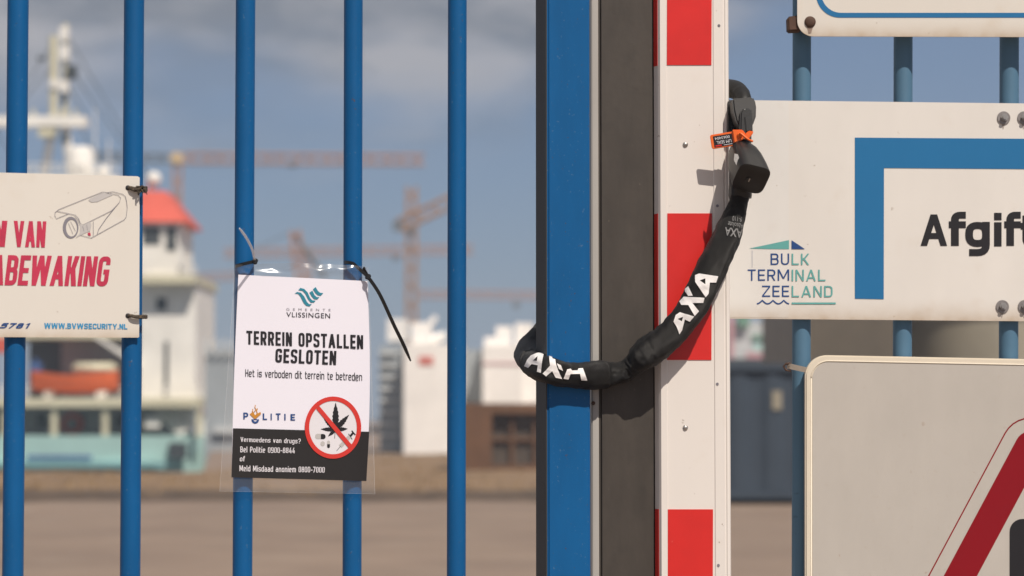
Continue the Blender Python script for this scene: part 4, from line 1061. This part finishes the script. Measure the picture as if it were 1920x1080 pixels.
part('door_gap', ship, M['ship_dark'], (308, 640, 315, 742, YS + 1.15, .05)); part('deckhouse_window', ship, M['ship_dark'], (293, 558, 312, 582, YS + 1.15, .05))
bm = bmesh.new(); a = at(262, 530, YS + .2); b = at(345, 530, YS + .2); c = at(262, 650, YS + 1.1)
part('bridge_deck', ship, M['ship_cream'], (262, 515, 366, 531, YS + .2, 8.5))
part('bridge_rail', ship, M['ship_white'], (262, 498, 366, 502, YS + .25, .06), *[(u, 500, u + 3, 516, YS + .25, .06) for u in range(275, 366, 15)], (335, 460, 341, 516, YS + .25, .1), merged=True)
bm.free()
part('wheelhouse', ship, M['ship_white'], (240, 416, 334, 516, YS + 1.6, 5)); part('wheelhouse_window', ship, M['ship_dark'], (268, 425, 300, 458, YS + 1.55, .05)); part('wheelhouse_window', ship, M['ship_dark'], (312, 425, 330, 470, YS + 1.55, .05))
bm = bmesh.new(); A = [at(225, 416, YS + 1.2), at(350, 416, YS + 1.2), at(310, 358, YS + 2.6), at(240, 358, YS + 2.6)]
B = [p + Vector((0, d, 0)) for p, d in zip(A, (6, 6, 3, 3))]; hexa(bm, A, B); obj('wheelhouse_roof', fix(bm), M['ship_red'], ship)
part('roof_fitting', ship, M['ship_white'], (276, 340, 284, 360, YS + 3, .3))
bm = bmesh.new(); bmesh.ops.create_uvsphere(bm, u_segments=16, v_segments=10, radius=.36, matrix=Matrix.Translation(at(288, 336, YS + 3))); obj('dome', bm, M['ship_white'], ship, smooth=True)
def vtube(name, u, v0, v1, Y, r, m, u2=None, n=10):
    bm = bmesh.new(); tube(bm, [at(u, v0, Y), at(u if u2 is None else u2, v1, Y)], r, n); return obj(name, bm, m, ship, smooth=True, angle=50)
YM = YS + 5
vtube('mast', 123, 45, 250, YM, .13, M['ship_cream']); vtube('mast', 100, 68, 250, YM, .2, M['ship_cream'])
vtube('mast_leg', 122, 240, 430, YM, .22, M['ship_white'], 148); vtube('mast_leg', 98, 240, 430, YM, .22, M['ship_grey'], 66)
part('crosstree', ship, M['ship_white'], (-30, 217, 160, 236, YM - .4, .9)); part('crosstree_bracket', ship, M['ship_cream'], (72, 237, 102, 256, YM - .3, .7))
part('mast_lamp', ship, M['ship_white'], (112, 50, 127, 75, YM - .3, .5), (112, 85, 128, 112, YM - .3, .5), (112, 150, 128, 172, YM - .3, .5), (94, 150, 108, 165, YM - .3, .5)); part('radar', ship, M['ship_dark'], (125, 122, 142, 146, YM - .4, .5), (70, 106, 82, 112, YM - .4, .4)); part('mast_fitting', ship, M['ship_dark'], (114, 172, 124, 190, YM - .3, .4), (115, 248, 128, 268, YM - .3, .4))
bm = bmesh.new(); tube(bm, [at(150, 276, YS + 4), at(150, 282, YS + 4), at(150, 345, YS + 4)], [.5, .62, .62], 20); obj('satellite_dome', bm, M['ship_white'], ship, smooth=True, angle=50)
bm = bmesh.new(); bmesh.ops.create_uvsphere(bm, u_segments=16, v_segments=10, radius=.33, matrix=Matrix.Translation(at(194, 324, YS + 4))); obj('dome', bm, M['ship_white'], ship, smooth=True)
part('red_casing', ship, M['ship_red'], (-120, 633, 13, 660, YS + 1.3, 2))
part('monkey_island', ship, M['ship_white'], (20, 330, 220, 430, YS + 3.2, 4.5))
for u in (178, 204): vtube('aerial', u, 205 if u == 178 else 262, 330, YS + 4, .035, M['ship_white'], n=6)
bm = bmesh.new()
for q in range(9): rod(bm, at(286 + q * 9.5, 764, YS + .9), at(338 + q * 4, 818 - q * 3, YS + .6), .05)
obj('stern_ladder', bm, M['ship_white'], ship)
part('stern_locker', ship, M['ship_white'], (371, 778, 401, 817, YS + 3, 2), (272, 782, 299, 802, YS + .4, .6))
bm = bmesh.new(); hexa(bm, [at(175, 632, YS + 1), at(186, 632, YS + 1), at(262, 676, YS + 1), at(262, 690, YS + 1)], [at(175, 632, YS + 1.2), at(186, 632, YS + 1.2), at(262, 676, YS + 1.2), at(262, 690, YS + 1.2)]); obj('boat_davit', fix(bm), M['ship_white'], ship)
def railing(u0, u1, v0, v1, Y, step=14):
    bm = bmesh.new()
    for v in (v0, (v0 + v1) / 2): rod(bm, at(u0, v, Y), at(u1, v, Y), .03, 5)
    u = u0
    while u <= u1: rod(bm, at(u, v0, Y), at(u, v1, Y), .03, 5); u += step
    obj('railing', bm, M['ship_white'], ship)
railing(-200, 58, 724, 746, YS + .1); railing(228, 372, 724, 746, YS + .1); railing(20, 220, 308, 330, YS + 3.3); railing(270, 362, 482, 500, YS + .3, 12); railing(-300, 262, 600, 622, YS + 1.6)
bm = bmesh.new()
for a, b in (((123, 60), (330, 420)), ((123, 120), (290, 350)), ((100, 80), (-60, 330)), ((-20, 236), (60, 330)), ((150, 236), (200, 330)), ((123, 150), (160, 217)), ((100, 120), (20, 217))): rod(bm, at(*a, YM), at(*b, YM), .025, 4)
obj('rigging', bm, M['ship_dark'], ship)
for u in (112, 138, 60, 20): part('mast_instrument', ship, M['ship_cream'], (u, 205, u + 5, 217, YM - .2, .2))
# lifeboat on the boat deck
lb = thing('lifeboat', 'orange lifeboat with a white canopy on the teal ship\'s side deck', 'lifeboat', tuple(at(140, 740, YS + 1.6)))
bm = bmesh.new(); rr = []
for i in range(13):
    t = i / 12; u = 62 + 160 * t; wd = math.sin(math.pi * (0.08 + 0.84 * t)) ** .5; sh = 8 * (2 * t - 1) ** 2
    top = at(u, 703 - sh, YS + 1.6).z; bot = at(u, 738 - 14 * (1 - wd), YS + 1.6).z; x = at(u, 700, YS + 1.6).x; ring = []
    for k_ in range(9):
        a = math.pi * k_ / 8; ring.append(bm.verts.new((x, YS + 1.6 - math.cos(a) * .95 * wd, top - (top - bot) * math.sin(a) ** .7)))
    rr.append(ring)
for i in range(12):
    for k_ in range(8): bm.faces.new((rr[i][k_], rr[i][k_ + 1], rr[i + 1][k_ + 1], rr[i + 1][k_]))
    bm.faces.new((rr[i][0], rr[i + 1][0], rr[i + 1][8], rr[i][8]))
bm.faces.new(rr[0]); bm.faces.new(rr[-1][::-1]); obj('boat_hull', fix(bm), M['boat_orange'], lb, smooth=True, angle=50)
bm = bmesh.new(); pbox(bm, 134, 680, 216, 702, YS + 1.0, 1.2); bev(bm, .15, 3); obj('canopy', bm, M['ship_cream'], lb, smooth=True)
for u in (82, 180): part('cradle', lb, M['ship_white'], (u, 733, u + 18, 745, YS + 1.2, .9))
tag(obj('tarpaulin', (lambda b: (pbox(b, 54, 672, 74, 704, YS + 1.2, 1.0), bev(b, .2, 2), b)[-1])(bmesh.new()), M['ship_blue'], loc=tuple(at(64, 700, YS + 1.2))), 'blue covered bundle beside the orange lifeboat\'s left end', 'bundle')

# tower cranes
def lattice(bm, a, b, w, step, r):
    a, b = Vector(a), Vector(b); t = (b - a).normalized(); s1 = t.cross(Vector((0, 1, 0))).normalized(); s2 = t.cross(s1)
    n = max(2, int((b - a).length / step)); cs = [(1, 1), (1, -1), (-1, -1), (-1, 1)]
    for c in cs: rod(bm, a + (s1 * c[0] + s2 * c[1]) * w / 2, b + (s1 * c[0] + s2 * c[1]) * w / 2, r, 5)
    for i in range(n):
        p, q = a + (b - a) * (i / n), a + (b - a) * ((i + 1) / n)
        for j in range(4):
            c, d = cs[j], cs[(j + 1) % 4]
            if i % 2: c, d = d, c
            rod(bm, p + (s1 * c[0] + s2 * c[1]) * w / 2, q + (s1 * d[0] + s2 * d[1]) * w / 2, r * .7, 4)
    return bm
def crane(label, Y, um, vtop, mw, jib, mmat, jmat, cabv=None, trolley=None, back=None, jw=1.35):
    m_px = Y / F
    c = thing('tower_crane', label, 'crane', base(um, Y))
    b0 = at(um, 700, Y); b0.z = 0; top = at(um, vtop, Y)
    obj('mast', lattice(bmesh.new(), b0, Vector((b0.x, Y, top.z)), mw * m_px, 2.2, .16), mmat, c)
    (ua, va), (ub, vb) = jib
    obj('jib', lattice(bmesh.new(), at(ua, va, Y), at(ub, vb, Y), jw, 2.0, .16), jmat, c)
    if back: obj('counter_jib', lattice(bmesh.new(), at(*back[0], Y), at(*back[1], Y), jw * .8, 2.0, .14), M['crane_grey'], c)
    if cabv: obj('cab', bev(fix(pbox(bmesh.new(), um - cabv[1], cabv[0] - cabv[1], um + cabv[1], cabv[0] + cabv[1], Y - 1, 2)), .3), cabv[2], c)
    if trolley: obj('trolley', fix(pbox(bmesh.new(), trolley[0] - 7, trolley[1] - 6, trolley[0] + 7, trolley[1] + 6, Y - .6, 1.2)), M['crane_grey'], c)
    return c
crane('tall tower crane with a pale yellow cab rising behind the red ship roof', 330, 330, 292, 14, ((345, 297), (795, 300)), M['crane_red'], M['crane_red'], (297, 12, M['crane_yellow']), (548, 307), ((318, 297), (175, 293)))
cc = crane('brown tower crane with a raised slanting jib above the white buildings', 300, 771, 350, 18, ((748, 424), (858, 372)), M['crane_orange'], M['crane_orange'], (432, 9, M['crane_grey']), jw=1.5)
obj('counterweight', fix(pbox(bmesh.new(), 736, 414, 756, 432, 299.3, 1.4)), M['crane_grey'], cc)
crane('pinkish tower crane with a low jib passing behind the notice', 420, 575, 470, 14, ((420, 475), (888, 468)), M['crane_red'], M['crane_red'], None, (742, 482))
dk = thing('quay_crane', 'small slanted harbour crane standing behind the notice\'s top edge', 'crane', base(560, 260))
bm = bmesh.new(); b0 = Vector(base(600, 260)); lattice(bm, b0, at(553, 432, 260), 1.0, 1.5, .14); obj('boom', bm, M['crane_red'], dk)
bm = bmesh.new(); rod(bm, at(553, 432, 260), at(470, 470, 260), .06); rod(bm, at(553, 440, 260), at(610, 520, 260), .35); obj('stay', bm, M['crane_grey'], dk)
crane('distant tower crane with its jib just above the low white roofs right of the notice', 460, 1190, 545, 12, ((785, 552), (1190, 556)), M['crane_red'], M['crane_red'], None, (968, 572))
crane('distant tower crane with a short jib just right of the ship\'s wheelhouse', 480, 385, 520, 9, ((355, 521), (450, 517)), M['crane_red'], M['crane_red'])

# white plant buildings
YB = 92.0
wb = thing('plant_building', 'tall white harbour building with a stepped top right of the notice', 'building', base(785, YB))
part('wall', wb, M['block_white'], (757, 645, 866, 874, YB, 8)); part('roof_tower', wb, M['block_white'], (772, 604, 806, 645, YB + 1, 4), (726, 598, 762, 640, YB + 3, 3))
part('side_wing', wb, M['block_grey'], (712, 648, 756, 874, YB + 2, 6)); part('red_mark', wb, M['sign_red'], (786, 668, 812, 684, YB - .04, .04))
bm = bmesh.new(); rod(bm, at(806, 608, YB + 2), at(818, 594, YB + 2), .12); rod(bm, at(806, 640, YB + 2), at(836, 628, YB + 2), .2); obj('roof_pipe', bm, M['block_white'], wb)
part('plinth', wb, M['rust_panel'], (712, 862, 866, 876, YB - .15, .12))
bm = bmesh.new()
for v in range(660, 860, 22): pbox(bm, 712, v, 744, v + 6, YB + 1.8, .2)
obj('pipework', bm, M['block_pale'], wb)
wc = thing('plant_building', 'low white harbour building with steps behind the rusty container', 'building', base(945, YB + 2))
part('wall', wc, M['block_white'], (905, 648, 980, 876, YB + 2, 8), (980, 660, 1060, 876, YB + 4, 6)); part('roof_tower', wc, M['block_white'], (930, 612, 960, 648, YB + 3, 4), (966, 606, 1000, 660, YB + 4, 4), (908, 632, 930, 648, YB + 3, 3))
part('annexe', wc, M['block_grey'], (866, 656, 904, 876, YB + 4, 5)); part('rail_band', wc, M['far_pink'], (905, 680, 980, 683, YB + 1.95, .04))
gb = thing('grey_shed', 'blue-grey quay shed with pale posts along its roof between ship and notice', 'shed', base(420, 96))
part('wall', gb, M['block_grey'], (385, 655, 640, 874, 98, 7))
part('roof_post', gb, M['block_pale'], *[(u, 636, u + 7, 668, 97.8, .15) for u in range(384, 640, 17)])
part('base_pipe', gb, M['block_pale'], (400, 800, 712, 812, 97.7, .2))

# rusty container
YC = 64.4
rc = thing('rusty_container', 'rusty brown open-sided steel container on the verge left of the blue stile', 'container', base(950, YC))
part('frame', rc, M['rust_brown'], (862, 756, 1075, 775, YC, 2.4), (862, 775, 922, 884, YC, 2.4), (922, 872, 1075, 886, YC, 2.4), (1060, 775, 1075, 872, YC, 2.4))
part('panel', rc, M['rust_panel'], (922, 775, 1060, 872, YC + .35, 1.9))
part('stanchion', rc, M['rust_brown'], *[(u, 775, u + 7, 872, YC + .2, .12) for u in (957, 1000, 1040)], (922, 820, 1060, 827, YC + .22, .1))
# dark blue container at the right
YK = 42.4
kc_ = thing('shipping_container', 'dark blue-grey shipping container seen beneath the terminal sign', 'container', base(1600, YK))
bm = bmesh.new(); a = at(1330, 690, YK); zt = at(1330, 682, YK).z; x = a.x; L0 = 9.0; nn = 60; pts = []
for i in range(nn + 1):
    xx = x + L0 * i / nn; d = (0, 0.05, 0.05, 0)[i % 4]; pts.append((xx, YK + .06 + d))
lo = [bm.verts.new((p[0], p[1], .22)) for p in pts]; hi = [bm.verts.new((p[0], p[1], zt - .12)) for p in pts]
for i in range(nn): bm.faces.new((lo[i], lo[i + 1], hi[i + 1], hi[i]))
box(bm, x, x + L0, YK + .2, YK + 2.4, .15, zt - .02); fix(bm); obj('corrugated_wall', bm, M['navy_steel'], kc_)
bm = bmesh.new(); box(bm, x - .05, x + L0 + .05, YK, YK + 2.44, zt - .12, zt); box(bm, x - .05, x + L0 + .05, YK, YK + .15, .1, .24); box(bm, x - .06, x + .12, YK - .01, YK + .15, .24, zt - .12); obj('frame', fix(bm), M['navy_steel'], kc_)
part('pale_placard', kc_, M['tank_beige'], (1448, 733, 1466, 768, YK + .03, .03))
# behind the container
YF = 130.0
fs = thing('moored_barge', 'pale barge with pink and green gear showing above the dark container', 'barge', base(1420, YF))
part('deck', fs, M['ship_dark'], (1350, 672, 1640, 735, YF, 8)); part('house', fs, M['block_pale'], (1372, 604, 1470, 672, YF + 1, 5)); part('window', fs, M['ship_teal'], (1412, 636, 1440, 662, YF + .95, .05)); part('window', fs, M['ship_teal'], (1455, 636, 1475, 662, YF + .95, .05))
part('gear', fs, M['far_green'], (1384, 585, 1405, 612, YF + .5, 1), (1410, 628, 1450, 636, YF + .8, .2)); part('post', fs, M['far_pink'], (1443, 540, 1450, 672, YF + .4, .3), (1366, 590, 1376, 672, YF + .4, .3), (1400, 660, 1480, 674, YF + .4, .3))
shd = thing('bulk_shed', 'brown-grey ribbed shed wall visible between the terminal sign and the grey sign', 'shed', base(1600, 78))
bm = bmesh.new(); pbox(bm, 1512, 470, 1690, 868, 78, 14)
for i in range(24): pbox(bm, 1512 + i * 7.4, 470, 1514 + i * 7.4, 860, 77.92, .1)
obj('ribbed_wall', fix(bm), M['olive_steel'], shd)
bm = bmesh.new(); A = [at(1506, 470, 77.6), at(1696, 470, 77.6), at(1696, 455, 85), at(1506, 455, 85)]; hexa(bm, A, [p + Vector((0, 0, -.25)) for p in A]); obj('roof', fix(bm), M['olive_steel'], shd)
tk = thing('storage_tank', 'beige cylindrical storage tank right of the brown shed behind the fence', 'tank', base(1870, 84))
cxy = at(1880, 700, 84); bm = bmesh.new(); rt = 3.4; zt = at(1880, 480, 84).z
tube(bm, [(cxy.x, 84, 0), (cxy.x, 84, zt), (cxy.x, 84, zt + .5)], [rt, rt, .3], 48); obj('shell', fix(bm), M['tank_beige'], tk, smooth=True, angle=40)
bm = bmesh.new()
for z in (1.6, 3.2, 4.8): tube(bm, [(cxy.x + math.cos(2 * math.pi * i / 48) * (rt + .02), 84 + math.sin(2 * math.pi * i / 48) * (rt + .02), z) for i in range(49)], .06, 6)
obj('hoop', bm, M['olive_steel'], tk)

# ------------------------------------------------------------------ harbour haze
bm = bmesh.new(); box(bm, -905, 905, -45, 2505, -3.6, 48)
hm = bpy.data.materials.new('haze'); hm.use_nodes = True; t = hm.node_tree; t.nodes.clear()
o_ = N(t, 'ShaderNodeOutputMaterial'); pv = N(t, 'ShaderNodeVolumePrincipled'); pv.inputs['Color'].default_value = (0.66, 0.80, 0.98, 1); pv.inputs['Density'].default_value = 0.0010
t.links.new(pv.outputs[0], o_.inputs['Volume'])
tag(obj('haze', fix(bm), hm), kind='stuff')
